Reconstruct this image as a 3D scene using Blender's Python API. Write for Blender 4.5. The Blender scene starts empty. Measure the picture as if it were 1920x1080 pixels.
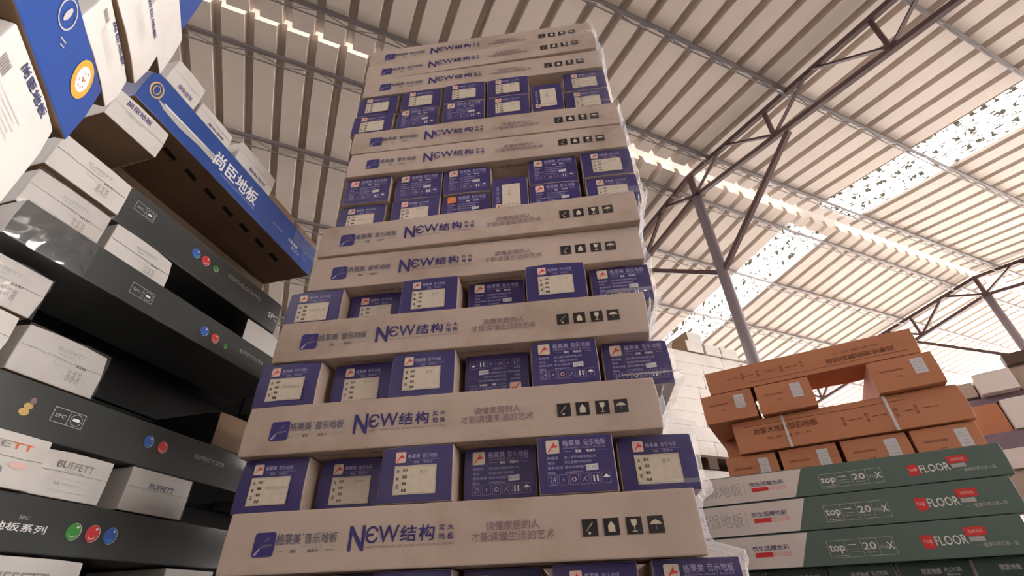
import bpy, math, random
from mathutils import Vector, Matrix, noise

# ------------------------------------------------------------------ camera
S = bpy.context.scene
COL = S.collection
R = math.radians
Z0 = 0.16                       # camera height: the picture is taken from near the floor, looking up

cam_d = bpy.data.cameras.new('camera')
cam_d.sensor_width = 36.0
cam_d.lens = 889.03 / 1920 * 36.0
cam_d.clip_start = 0.02
cam_d.clip_end = 300
cam = bpy.data.objects.new('camera', cam_d)
COL.objects.link(cam)
_p, _r = R(34.347), R(-2.0995)
_F = Vector((0, math.cos(_p), math.sin(_p)))
_U = Vector((0, -math.sin(_p), math.cos(_p)))
_X = Vector((1, 0, 0))
_X2 = _X * math.cos(_r) + _U * math.sin(_r)
_U2 = _U * math.cos(_r) - _X * math.sin(_r)
cam.matrix_world = Matrix(((_X2.x, _U2.x, -_F.x, 0), (_X2.y, _U2.y, -_F.y, 0), (_X2.z, _U2.z, -_F.z, Z0), (0, 0, 0, 1)))
S.camera = cam

# ------------------------------------------------------------------ world, sun, exposure
BY = R(24.5)                    # the hall runs at this angle; e along the ridge, m across it
EV = Vector((math.cos(BY), math.sin(BY), 0))
MV = Vector((-math.sin(BY), math.cos(BY), 0))

def bld(e, m, z):
    return EV * e + MV * m + Vector((0, 0, z + Z0))

W = bpy.data.worlds.new('overcast_sky')
S.world = W
W.use_nodes = True
wn = W.node_tree.nodes
wn['Background'].inputs['Color'].default_value = (1.0, 0.955, 0.945, 1)
# overcast, brightest towards the open right-hand end of the hall
_tc0 = wn.new('ShaderNodeTexCoord')
_dot = wn.new('ShaderNodeVectorMath')
_dot.operation = 'DOT_PRODUCT'
_dot.inputs[1].default_value = (EV * 0.95 + MV * 0.30).normalized()
_mr = wn.new('ShaderNodeMapRange')
_mr.interpolation_type = 'SMOOTHSTEP'
_mr.inputs['From Min'].default_value = 0.1
_mr.inputs['From Max'].default_value = 1.0
_mr.inputs['To Min'].default_value = 3.0
_mr.inputs['To Max'].default_value = 10.0
W.node_tree.links.new(_tc0.outputs['Generated'], _dot.inputs[0])
W.node_tree.links.new(_dot.outputs['Value'], _mr.inputs['Value'])
W.node_tree.links.new(_mr.outputs['Result'], wn['Background'].inputs['Strength'])

sun_d = bpy.data.lights.new('sun', 'SUN')
sun_d.energy = 13.0
sun_d.angle = R(1.5)
sun_d.color = (1.0, 0.95, 0.88)
sun = bpy.data.objects.new('sun', sun_d)
COL.objects.link(sun)
_sd = (EV * 0.45 + MV * 0.35 + Vector((0, 0, 1.0))).normalized()      # towards the sun
sun.rotation_euler = _sd.to_track_quat('Z', 'Y').to_euler()

S.view_settings.view_transform = 'Standard'
S.view_settings.look = 'None'
S.view_settings.gamma = 1
S.view_settings.use_curve_mapping = False
S.view_settings.exposure = 1.2

# ------------------------------------------------------------------ materials
MATS = {}

def nd(nt, t, x=0, y=0):
    n = nt.nodes.new(t)
    n.location = (x, y)
    return n

def board(name, col, dirt=(0.30, 0.20, 0.12), amt=0.35, rough=0.7, scale=6.0, bump=0.15, spec=0.3, streak=1.0, coat=0.0):
    """printed or plain cardboard: a base colour with its own stains and scuffs"""
    if name in MATS:
        return MATS[name]
    m = bpy.data.materials.new(name)
    m.use_nodes = True
    nt = m.node_tree
    b = nt.nodes['Principled BSDF']
    tc = nd(nt, 'ShaderNodeTexCoord')
    oi = nd(nt, 'ShaderNodeObjectInfo')
    mp = nd(nt, 'ShaderNodeMapping')
    mp.inputs['Scale'].default_value = (scale * streak, scale, scale)
    sc = nd(nt, 'ShaderNodeVectorMath')
    sc.operation = 'SCALE'
    sc.inputs[0].default_value = (37.0, 91.0, 53.0)
    nt.links.new(oi.outputs['Random'], sc.inputs['Scale'])
    ad = nd(nt, 'ShaderNodeVectorMath')
    nt.links.new(tc.outputs['Object'], ad.inputs[0])
    nt.links.new(sc.outputs[0], ad.inputs[1])
    nt.links.new(ad.outputs[0], mp.inputs['Vector'])
    n1 = nd(nt, 'ShaderNodeTexNoise')
    n1.inputs['Scale'].default_value = 1.0
    n1.inputs['Detail'].default_value = 6
    n1.inputs['Roughness'].default_value = 0.65
    nt.links.new(mp.outputs[0], n1.inputs['Vector'])
    rp = nd(nt, 'ShaderNodeValToRGB')
    rp.color_ramp.elements[0].position = 0.48
    rp.color_ramp.elements[1].position = 0.80
    rp.color_ramp.elements[0].color = (0, 0, 0, 1)
    rp.color_ramp.elements[1].color = (amt, amt, amt, 1)
    nt.links.new(n1.outputs['Fac'], rp.inputs['Fac'])
    mx = nd(nt, 'ShaderNodeMix')
    mx.data_type = 'RGBA'
    mx.inputs['A'].default_value = (*col, 1)
    mx.inputs['B'].default_value = (*dirt, 1)
    nt.links.new(rp.outputs['Color'], mx.inputs['Factor'])
    nt.links.new(mx.outputs['Result'], b.inputs['Base Color'])
    b.inputs['Roughness'].default_value = rough
    b.inputs['Specular IOR Level'].default_value = spec
    b.inputs['Coat Weight'].default_value = coat
    b.inputs['Coat Roughness'].default_value = 0.18
    if bump:
        n2 = nd(nt, 'ShaderNodeTexNoise')
        n2.inputs['Scale'].default_value = 14
        n2.inputs['Detail'].default_value = 4
        nt.links.new(ad.outputs[0], n2.inputs['Vector'])
        bp = nd(nt, 'ShaderNodeBump')
        bp.inputs['Strength'].default_value = bump
        bp.inputs['Distance'].default_value = 0.01
        nt.links.new(n2.outputs['Fac'], bp.inputs['Height'])
        nt.links.new(bp.outputs['Normal'], b.inputs['Normal'])
    MATS[name] = m
    return m

def ink(name, col, rough=0.6):
    if name in MATS:
        return MATS[name]
    m = bpy.data.materials.new(name)
    m.use_nodes = True
    nt = m.node_tree
    b = nt.nodes['Principled BSDF']
    tc = nd(nt, 'ShaderNodeTexCoord')
    n1 = nd(nt, 'ShaderNodeTexNoise')
    n1.inputs['Scale'].default_value = 60
    n1.inputs['Detail'].default_value = 3
    nt.links.new(tc.outputs['Object'], n1.inputs['Vector'])
    mx = nd(nt, 'ShaderNodeMix')
    mx.data_type = 'RGBA'
    mx.inputs['A'].default_value = (*[c * 0.85 for c in col], 1)
    mx.inputs['B'].default_value = (*[min(1, c * 1.15 + 0.01) for c in col], 1)
    nt.links.new(n1.outputs['Fac'], mx.inputs['Factor'])
    nt.links.new(mx.outputs['Result'], b.inputs['Base Color'])
    b.inputs['Roughness'].default_value = rough
    b.inputs['Specular IOR Level'].default_value = 0.25
    MATS[name] = m
    return m

def film(name, base=0.10, edge=0.75, rough=0.12, white=0.5):
    """clear stretch film: see-through face on, whitish along folds and edges"""
    if name in MATS:
        return MATS[name]
    m = bpy.data.materials.new(name)
    m.use_nodes = True
    nt = m.node_tree
    nt.nodes.clear()
    out = nd(nt, 'ShaderNodeOutputMaterial')
    tr = nd(nt, 'ShaderNodeBsdfTransparent')
    gl = nd(nt, 'ShaderNodeBsdfGlossy')
    gl.inputs['Roughness'].default_value = rough
    tl = nd(nt, 'ShaderNodeBsdfTranslucent')
    tl.inputs['Color'].default_value = (0.95, 0.95, 0.95, 1)
    df = nd(nt, 'ShaderNodeBsdfDiffuse')
    df.inputs['Color'].default_value = (0.9, 0.9, 0.9, 1)
    m0 = nd(nt, 'ShaderNodeMixShader')
    m0.inputs[0].default_value = 0.5
    nt.links.new(tl.outputs[0], m0.inputs[1])
    nt.links.new(df.outputs[0], m0.inputs[2])
    m1 = nd(nt, 'ShaderNodeMixShader')
    m1.inputs[0].default_value = 1 - white
    nt.links.new(m0.outputs[0], m1.inputs[1])
    nt.links.new(gl.outputs[0], m1.inputs[2])
    lw = nd(nt, 'ShaderNodeLayerWeight')
    lw.inputs['Blend'].default_value = 0.35
    mr = nd(nt, 'ShaderNodeMapRange')
    mr.inputs['To Min'].default_value = base
    mr.inputs['To Max'].default_value = edge
    pw = nd(nt, 'ShaderNodeMath')
    pw.operation = 'POWER'
    pw.inputs[1].default_value = 2.6
    nt.links.new(lw.outputs['Facing'], pw.inputs[0])
    nt.links.new(pw.outputs[0], mr.inputs['Value'])
    m2 = nd(nt, 'ShaderNodeMixShader')
    nt.links.new(mr.outputs[0], m2.inputs[0])
    nt.links.new(tr.outputs[0], m2.inputs[1])
    nt.links.new(m1.outputs[0], m2.inputs[2])
    nt.links.new(m2.outputs[0], out.inputs['Surface'])
    MATS[name] = m
    return m

def metal_sheet(name, col, rough=0.55, metallic=0.0, amt=0.3, dirt=(0.25, 0.2, 0.15), scale=0.8):
    return board(name, col, dirt, amt, rough, scale, 0.0, 0.4)

def skylight_mat(name):
    m = bpy.data.materials.new(name)
    m.use_nodes = True
    nt = m.node_tree
    nt.nodes.clear()
    out = nd(nt, 'ShaderNodeOutputMaterial')
    tc = nd(nt, 'ShaderNodeTexCoord')
    mp = nd(nt, 'ShaderNodeMapping')
    mp.inputs['Scale'].default_value = (48, 11, 1)
    nt.links.new(tc.outputs['Object'], mp.inputs['Vector'])
    n1 = nd(nt, 'ShaderNodeTexNoise')
    n1.inputs['Scale'].default_value = 1.0
    n1.inputs['Detail'].default_value = 3
    n1.inputs['Roughness'].default_value = 0.6
    nt.links.new(mp.outputs[0], n1.inputs['Vector'])
    rp = nd(nt, 'ShaderNodeValToRGB')
    rp.color_ramp.elements[0].position = 0.505
    rp.color_ramp.elements[0].color = (0.93, 0.93, 0.92, 1)
    rp.color_ramp.elements[1].position = 0.54
    rp.color_ramp.elements[1].color = (0.02, 0.018, 0.013, 1)
    nt.links.new(n1.outputs['Fac'], rp.inputs['Fac'])
    tl = nd(nt, 'ShaderNodeBsdfTranslucent')
    nt.links.new(rp.outputs['Color'], tl.inputs['Color'])
    df = nd(nt, 'ShaderNodeBsdfDiffuse')
    nt.links.new(rp.outputs['Color'], df.inputs['Color'])
    ms = nd(nt, 'ShaderNodeMixShader')
    ms.inputs[0].default_value = 0.25
    nt.links.new(tl.outputs[0], ms.inputs[1])
    nt.links.new(df.outputs[0], ms.inputs[2])
    nt.links.new(ms.outputs[0], out.inputs['Surface'])
    return m

M_CREAM = board('cream_cardboard', (0.52, 0.41, 0.335), (0.22, 0.13, 0.07), 0.6, 0.72, 5.0)
M_BLUE = board('blue_printed_board', (0.043, 0.030, 0.135), (0.11, 0.08, 0.16), 0.4, 0.42, 7.0, spec=0.45)
M_WHITE = board('white_cardboard', (0.66, 0.62, 0.575), (0.45, 0.36, 0.27), 0.4, 0.6, 5.0)
M_DARK = board('dark_green_grey_board', (0.056, 0.060, 0.058), (0.10, 0.095, 0.085), 0.45, 0.28, 4.0, bump=0.06, spec=0.6, coat=0.4)
M_DEEPSHADE = board('shade_black_board', (0.018, 0.018, 0.017), (0.03, 0.028, 0.022), 0.5, 0.75, 4.0, bump=0.0, spec=0.15)  # near-black colour holds the shade of gaps and turned-away sides
M_SHADE = board('shade_brown_board', (0.085, 0.052, 0.033), (0.04, 0.025, 0.015), 0.5, 0.8, 5.0, bump=0.0, spec=0.15)  # brown darkened in the colour for the shade under the blue carton
M_ROYAL = board('royal_blue_board', (0.024, 0.075, 0.30), (0.05, 0.06, 0.20), 0.5, 0.38, 4.0, bump=0.06, spec=0.5, coat=0.2)
M_KRAFT = board('raw_kraft_board', (0.31, 0.20, 0.125), (0.12, 0.075, 0.045), 0.5, 0.8, 5.0)
M_BROWN = board('orange_brown_cardboard', (0.60, 0.255, 0.135), (0.30, 0.11, 0.05), 0.35, 0.65, 6.0, streak=0.25)
M_GREEN = board('green_printed_board', (0.115, 0.175, 0.145), (0.17, 0.19, 0.16), 0.5, 0.5, 3.0, bump=0.05)
M_GREEND = board('dark_green_board', (0.045, 0.075, 0.062), (0.10, 0.10, 0.08), 0.5, 0.45, 4.0)
M_PWHITE = board('pinkish_white_board', (0.80, 0.73, 0.69), (0.62, 0.52, 0.46), 0.4, 0.6, 4.0)
M_PURPLE = board('dusty_purple_board', (0.23, 0.17, 0.22), (0.38, 0.28, 0.28), 0.5, 0.6, 6.0)
M_WOOD = board('dark_pallet_wood', (0.13, 0.085, 0.06), (0.05, 0.03, 0.02), 0.6, 0.8, 5.0, streak=0.2)
M_ROOF = metal_sheet('painted_roof_sheet', (0.69, 0.61, 0.55), 0.6)
M_STEEL = board('red_oxide_steel', (0.085, 0.045, 0.045), (0.16, 0.10, 0.08), 0.5, 0.5, 3.0, bump=0.03)
M_GALV = board('galvanised_purlin', (0.17, 0.15, 0.155), (0.2, 0.14, 0.1), 0.4, 0.45, 3.0, bump=0.0, spec=0.5)
M_PIPE = board('grey_painted_pipe', (0.20, 0.165, 0.185), (0.20, 0.13, 0.11), 0.4, 0.42, 2.0, bump=0.02, spec=0.5)
M_FLOOR = board('dusty_concrete', (0.16, 0.14, 0.125), (0.09, 0.08, 0.07), 0.6, 0.8, 0.7, bump=0.1)
M_WALL = board('hall_wall_render', (0.17, 0.15, 0.135), (0.11, 0.10, 0.09), 0.5, 0.85, 0.6)
M_CAP = metal_sheet('white_ridge_sheet', (0.85, 0.84, 0.82), 0.5)
M_SKY = skylight_mat('translucent_rooflight')
M_FILM = film('clear_stretch_film', 0.03, 1.0, 0.12, 0.6)
M_FILM2 = film('crumpled_stretch_film', 0.16, 0.85, 0.10, 0.4)

I_NAVY = ink('navy_ink', (0.045, 0.032, 0.16))
I_SLATE = ink('slate_ink', (0.13, 0.12, 0.17))
I_MAUVE = ink('mauve_ink', (0.26, 0.17, 0.19))
I_BLACK = ink('black_ink', (0.025, 0.02, 0.02))
I_GREY = ink('grey_ink', (0.30, 0.27, 0.25))
I_LGREY = ink('pale_grey_ink', (0.50, 0.48, 0.46))
I_CREAM = ink('cream_paper', (0.66, 0.56, 0.44))
I_WHITE = ink('white_ink', (0.85, 0.83, 0.80))
I_LILAC = ink('lilac_ink', (0.42, 0.38, 0.58))
I_RED = ink('red_ink', (0.72, 0.05, 0.05))
I_ORED = ink('orange_red_ink', (0.75, 0.18, 0.06))
I_PINK = ink('pink_ink', (0.80, 0.52, 0.46))
I_BLUEI = ink('bright_blue_ink', (0.05, 0.13, 0.48))
I_CYAN = ink('cyan_ink', (0.05, 0.30, 0.62))
I_GRN = ink('leaf_green_ink', (0.06, 0.30, 0.05))
I_GOLD = ink('gold_ink', (0.62, 0.42, 0.14))
I_ORANGE = ink('orange_ink', (0.85, 0.36, 0.05))
I_BRN = ink('dark_brown_ink', (0.20, 0.07, 0.035))
I_SILV = ink('silver_paper', (0.70, 0.68, 0.70))
I_TEXTB = ink('blue_black_ink', (0.06, 0.07, 0.16))
I_SLOT = ink('slot_shadow_board', (0.02, 0.015, 0.012), 0.9)

# ------------------------------------------------------------------ object helpers
def link(o, parent=None):
    COL.objects.link(o)
    if parent is not None:
        o.parent = parent
    return o

def tag(o, label=None, cat=None, group=None, kind=None):
    if label: o['label'] = label
    if cat: o['category'] = cat
    if group: o['group'] = group
    if kind: o['kind'] = kind
    return o

class MB:
    """collects polygons of several materials and links them as one mesh object"""
    def __init__(s):
        s.v, s.f, s.mi, s.m = [], [], [], []
    def mat(s, m):
        if m not in s.m: s.m.append(m)
        return s.m.index(m)
    def poly(s, pts, m):
        i = len(s.v)
        s.v += [tuple(p) for p in pts]
        s.f.append(tuple(range(i, i + len(pts))))
        s.mi.append(s.mat(m))
    def mesh(s, vs, fs, m):
        i = len(s.v)
        k = s.mat(m)
        s.v += [tuple(p) for p in vs]
        for f in fs:
            s.f.append(tuple(i + a for a in f)); s.mi.append(k)
    def box(s, x0, y0, z0, x1, y1, z1, m):
        vs = [(x, y, z) for z in (z0, z1) for y in (y0, y1) for x in (x0, x1)]
        s.mesh(vs, [(0, 2, 3, 1), (4, 5, 7, 6), (0, 1, 5, 4), (2, 6, 7, 3), (0, 4, 6, 2), (1, 3, 7, 5)], m)
    def bar(s, a, b, w, h, m, up=(0, 0, 1)):
        a, b = Vector(a), Vector(b)
        d = (b - a).normalized()
        u = Vector(up)
        if abs(d.dot(u)) > 0.95: u = Vector((1, 0, 0))
        x = d.cross(u).normalized() * (w / 2)
        y = x.cross(d).normalized() * (h / 2)
        vs = [p + i * x + j * y for p in (a, b) for (i, j) in ((-1, -1), (1, -1), (1, 1), (-1, 1))]
        s.mesh(vs, [(3, 2, 1, 0), (4, 5, 6, 7), (0, 1, 5, 4), (1, 2, 6, 5), (2, 3, 7, 6), (3, 0, 4, 7)], m)
    def angle(s, a, b, w, t, m, up=(0, 0, 1), flip=1):
        """an L section bar"""
        a, b = Vector(a), Vector(b)
        d = (b - a).normalized()
        u = Vector(up)
        if abs(d.dot(u)) > 0.95: u = Vector((1, 0, 0))
        x = d.cross(u).normalized() * flip
        y = x.cross(d).normalized() * flip
        prof = [(0, 0), (w, 0), (w, t), (t, t), (t, w), (0, w)]
        vs = [p + i * x + j * y for p in (a, b) for (i, j) in prof]
        n = 6
        fs = [tuple(range(n - 1, -1, -1)), tuple(range(n, 2 * n))] + [(i, (i + 1) % n, n + (i + 1) % n, n + i) for i in range(n)]
        s.mesh(vs, fs, m)
    def tube(s, a, b, r, m, n=8, r2=None):
        a, b = Vector(a), Vector(b)
        d = (b - a).normalized()
        u = Vector((0, 0, 1)) if abs(d.z) < 0.9 else Vector((1, 0, 0))
        x = d.cross(u).normalized(); y = x.cross(d)
        vs = []
        for p, rr in ((a, r), (b, r2 or r)):
            for i in range(n):
                t = 2 * math.pi * i / n
                vs.append(p + x * (rr * math.cos(t)) + y * (rr * math.sin(t)))
        fs = [(i, (i + 1) % n, n + (i + 1) % n, n + i) for i in range(n)] + [tuple(range(n - 1, -1, -1)), tuple(range(n, 2 * n))]
        s.mesh(vs, fs, m)
    def data(s, name, smooth=False):
        me = bpy.data.meshes.new(name)
        me.from_pydata(s.v, [], s.f)
        for m in s.m: me.materials.append(m)
        me.polygons.foreach_set('material_index', s.mi)
        me.polygons.foreach_set('use_smooth', [smooth] * len(s.f))
        me.update()
        return me
    def build(s, name, parent=None, smooth=False):
        return link(bpy.data.objects.new(name, s.data(name, smooth)), parent)

_tc = {}
def glyphs(t, bold=0.0):
    k = (t, bold)
    if k not in _tc:
        c = bpy.data.curves.new('t', 'FONT')
        c.body = t
        c.resolution_u = 2
        o = bpy.data.objects.new('t', c)
        COL.objects.link(o)
        me = bpy.data.meshes.new_from_object(o.evaluated_get(bpy.context.evaluated_depsgraph_get()))
        vs = [(v.co.x, v.co.y) for v in me.vertices]
        fs = [tuple(p.vertices) for p in me.polygons]
        bpy.data.objects.remove(o); bpy.data.curves.remove(c); bpy.data.meshes.remove(me)
        x0 = min(v[0] for v in vs); x1 = max(v[0] for v in vs)
        y0 = min(v[1] for v in vs); y1 = max(v[1] for v in vs)
        n = len(vs)
        if bold:                                          # heavier strokes: the outline repeated with small shifts
            dx = bold * 1.1
            cp = [(0, 0), (dx, 0), (0, dx), (dx, dx)]
            vs = [(x + a - dx / 2, y + b_ - dx / 2) for a, b_ in cp for x, y in vs]
            fs = [tuple(i + n * q for i in f_) for q in range(4) for f_ in fs]
        _tc[k] = ([((x - x0) / (x1 - x0), (y - y0) / (y1 - y0), (i // n) * 0.15) for i, (x, y) in enumerate(vs)], fs)
    return _tc[k]

class Print(MB):
    """flat print on the front of a box: x to the right, z up, facing -y"""
    def __init__(s, y=-0.0006, rot=None):
        super().__init__(); s.y = y; s.rot = rot         # rot = (cx, cz): turned half round about that point
    def P(s, x, z, lift=0):
        if s.rot: x, z = 2 * s.rot[0] - x, 2 * s.rot[1] - z
        return (x, s.y - lift * 0.0003, z)
    def rect(s, x0, z0, x1, z1, m, lift=0):
        s.poly([s.P(x0, z0, lift), s.P(x1, z0, lift), s.P(x1, z1, lift), s.P(x0, z1, lift)], m); return s
    def pts(s, pp, m, lift=0):
        s.poly([s.P(x, z, lift) for x, z in pp], m); return s
    def round(s, x0, z0, x1, z1, r, m, lift=0):
        pp = []
        for cx, cz, a0 in ((x1 - r, z0 + r, -90), (x1 - r, z1 - r, 0), (x0 + r, z1 - r, 90), (x0 + r, z0 + r, 180)):
            for i in range(5):
                a = R(a0 + 22.5 * i); pp.append((cx + r * math.cos(a), cz + r * math.sin(a)))
        return s.pts(pp, m, lift)
    def disc(s, cx, cz, rx, rz, m, lift=0, n=20, tilt=0):
        c, k = math.cos(tilt), math.sin(tilt)
        pp = []
        for i in range(n):
            a = 2 * math.pi * i / n
            u, w = rx * math.cos(a), rz * math.sin(a)
            pp.append((cx + u * c - w * k, cz + u * k + w * c))
        return s.pts(pp, m, lift)
    def ring(s, cx, cz, rx, rz, t, m, lift=0, n=24):
        for i in range(n):
            a, b = 2 * math.pi * i / n, 2 * math.pi * (i + 1) / n
            s.pts([(cx + rx * math.cos(a), cz + rz * math.sin(a)), (cx + rx * math.cos(b), cz + rz * math.sin(b)),
                   (cx + (rx - t) * math.cos(b), cz + (rz - t) * math.sin(b)), (cx + (rx - t) * math.cos(a), cz + (rz - t) * math.sin(a))], m, lift)
        return s
    def frame(s, x0, z0, x1, z1, t, m, lift=0):
        s.rect(x0, z0, x1, z0 + t, m, lift); s.rect(x0, z1 - t, x1, z1, m, lift)
        s.rect(x0, z0 + t, x0 + t, z1 - t, m, lift); s.rect(x1 - t, z0 + t, x1, z1 - t, m, lift); return s
    def text(s, t, x0, z0, x1, z1, m, lift=0, bold=0.0, turn=0):
        vs, fs = glyphs(t, bold)
        if turn == 90:                                    # reads upwards
            q = [s.P(x1 - v * (x1 - x0), z0 + u * (z1 - z0), lift + w) for u, v, w in vs]
        else:
            q = [s.P(x0 + u * (x1 - x0), z0 + v * (z1 - z0), lift + w) for u, v, w in vs]
        s.mesh(q, fs, m); return s

def lines(a, b, r, n):
    g = [0, r * 0.35, r, r * 1.8]
    k = max(1, n)
    L = b - a
    g += [r * 1.8 + (L - 3.6 * r) * i / k for i in range(1, k)]
    g += [L - r * 1.8, L - r, L - r * 0.35, L]
    return [a + x for x in g]

_cc = {}
def carton_mesh(name, L, Wd, H, mats, seed=0, r=0.0028, wear=1.0):
    """a slightly dented carton; mats maps 'x-','x+','y-','y+','z-','z+' (or '*') to materials; rounded edges take '*' """
    key = (name, round(L, 4), round(Wd, 4), round(H, 4), tuple((k, m.name) for k, m in sorted(mats.items())), seed, wear)
    if key in _cc: return _cc[key]
    rnd = random.Random(seed * 7919 + 13)
    gx, gy, gz = (lines(0, d, r, max(2, min(14, int(d / 0.05)))) for d in (L, Wd, H))
    vid, vs, fs, mi = {}, [], [], []
    ml = []
    def mid(m):
        if m not in ml: ml.append(m)
        return ml.index(m)
    crush = [(Vector((x, y, z)), rnd.random() ** 2 * 0.008 * wear, 0.02 + rnd.random() * 0.03) for x in (0, L) for y in (0, Wd) for z in (0, H)]
    off = Vector((seed * 3.1, seed * 1.7, seed * 0.9))
    c0 = Vector((L / 2, Wd / 2, H / 2))
    def V(x, y, z):
        k = (round(x, 5), round(y, 5), round(z, 5))
        if k not in vid:
            p = Vector((x, y, z))
            q = Vector((min(max(x, r), L - r), min(max(y, r), Wd - r), min(max(z, r), H - r)))
            d = p - q
            if d.length > 1e-9:
                n = d.normalized()
                p2 = q + n * r
            else:
                n = Vector((0, 0, 0)); p2 = p
            nz = noise.noise(p * 9 + off)
            p2 = p2 - n * (0.0011 * wear * (nz * 0.5 + 0.5))
            for cc, am, rad in crush:
                dd = (p - cc).length
                if dd < rad: p2 += (c0 - cc).normalized() * (am * (1 - dd / rad))
            vid[k] = len(vs); vs.append(tuple(p2))
        return vid[k]
    def face(ax, side):
        g = [gx, gy, gz]
        a, b = [(1, 2), (2, 0), (0, 1)][ax]
        w = g[ax][-1] if side > 0 else 0
        mm = mats.get('xyz'[ax] + ('+' if side > 0 else '-'), mats['*'])
        for i in range(len(g[a]) - 1):
            for j in range(len(g[b]) - 1):
                q = []
                for (u, v) in ((i, j), (i + 1, j), (i + 1, j + 1), (i, j + 1)):
                    c = [0, 0, 0]
                    c[ax] = w; c[a] = g[a][u]; c[b] = g[b][v]
                    q.append(V(*c))
                if side < 0: q.reverse()
                edge = i < 1 or j < 1 or i >= len(g[a]) - 2 or j >= len(g[b]) - 2
                fs.append(q); mi.append(mid(mats['*'] if edge else mm))
    for ax in range(3):
        face(ax, 1); face(ax, -1)
    me = bpy.data.meshes.new(name)
    me.from_pydata(vs, [], fs)
    for m in ml: me.materials.append(m)
    me.polygons.foreach_set('material_index', mi)
    me.polygons.foreach_set('use_smooth', [True] * len(fs))
    me.update()
    _cc[key] = me
    return me

def film_mesh(x0, z0, x1, z1, y, amp=0.006, seed=0, step=0.012, m=None):
    """a wrinkled sheet of film lying on a front face"""
    nx, nz = max(3, int((x1 - x0) / step)), max(3, int((z1 - z0) / step))
    vs, fs = [], []
    for j in range(nz + 1):
        for i in range(nx + 1):
            x, z = x0 + (x1 - x0) * i / nx, z0 + (z1 - z0) * j / nz
            q = Vector((x * 22 + z * 9 + seed, z * 45 - x * 20, seed * 2.3))
            h = abs(noise.noise(q)) + 0.6 * abs(noise.noise(q * 2.3))
            e = min(1.0, min(i, nx - i, j, nz - j) / 2 + 0.15)
            vs.append((x + 0.004 * noise.noise(q * 1.3), y - amp * h * e, z + 0.004 * noise.noise(q * 1.7)))
    for j in range(nz):
        for i in range(nx):
            a = j * (nx + 1) + i
            fs.append((a, a + 1, a + nx + 2, a + nx + 1))
    b = MB(); b.mesh(vs, fs, m or M_FILM2)
    return b

class Plane:
    """the front of a stack: s runs left to right along it, d goes into it"""
    def __init__(p, x, y, yaw):
        p.o = Vector((x, y, 0)); p.yaw = R(yaw)
        p.s = Vector((math.cos(p.yaw), math.sin(p.yaw), 0)); p.n = Vector((-math.sin(p.yaw), math.cos(p.yaw), 0))
    def at(p, s, d, z):
        return p.o + p.s * s + p.n * d + Vector((0, 0, z + Z0))

def place(o, pl, s, d, z, dyaw=0.0):
    o.location = pl.at(s, d, z)
    o.rotation_euler = (0, 0, pl.yaw + R(dyaw))
    return o

def box_thing(name, L, Wd, H, mats, seed=0, wear=1.0):
    return link(bpy.data.objects.new(name, carton_mesh(name, L, Wd, H, mats, seed, wear=wear)))

_sh = {}
def share(key, name, make, parent):
    """a part whose mesh is made once and shared by every copy"""
    if key not in _sh: _sh[key] = make().data(name)
    o = bpy.data.objects.new(name, _sh[key])
    return link(o, parent)

ORD = ['lowest', 'second', 'third', 'fourth', 'fifth', 'sixth', 'seventh', 'eighth', 'ninth', 'topmost']

# ------------------------------------------------------------------ the hall
RM, RH, TS = 3.15, 5.0, math.tan(R(7.3))
E0, E1, M0, M1 = -5.0, 15.5, -8.0, 11.0
SK0, SK1 = 6.50, 7.30

def roof_z(m):
    return RH - TS * abs(m - RM)

def slab(name, x0, y0, z0, x1, y1, z1, m):
    b = MB(); b.box(x0, y0, z0, x1, y1, z1, m)
    o = b.build(name); o.rotation_euler = (0, 0, BY); return o

fl = slab('floor', E0 - 30, M0 - 25, -0.3, E1 + 30, M1 + 30, 0.0, M_FLOOR)
tag(fl, 'bare dusty concrete floor of the warehouse', 'floor', kind='structure')
M_BOUNCE = board('light_bounce_concrete', (0.50, 0.47, 0.44), (0.38, 0.35, 0.32), 0.5, 0.85, 0.5, bump=0.0)  # unseen pale ground, added to bounce daylight onto the roof
yd = slab('ground', E1, M0 - 8, 0.0, E1 + 28, M1 + 28, 0.02, M_BOUNCE)
tag(yd, 'added light-bouncing concrete yard outside the open end of the hall', 'yard', kind='structure')
yd = slab('ground', 8.0, M1, 0.0, E1, M1 + 28, 0.02, M_BOUNCE)
tag(yd, 'added light-bouncing concrete yard outside the open far side of the hall', 'yard', kind='structure')
wl = slab('wall_left', E0 - 0.2, M0, 0, E0, M1, roof_z(M0) + Z0 - 0.1, M_WALL)
tag(wl, 'plain rendered end wall on the left of the hall', 'wall', kind='structure')
wb = slab('wall_back', E0, M0 - 0.2, 0, 5.0, M0, roof_z(M0) + Z0 - 0.1, M_WALL)  # unseen; cut short to let daylight in from the right rear
tag(wb, 'plain rendered long wall behind the photographer', 'wall', kind='structure')

wf = slab('wall_far', E0, M1, 0, 8.0, M1 + 0.2, roof_z(M1) + Z0 - 0.1, M_WALL)  # unseen wall, added to keep light off the left of the roof
tag(wf, 'added plain rendered wall keeping light out of the far left of the hall', 'wall', kind='structure')

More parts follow.
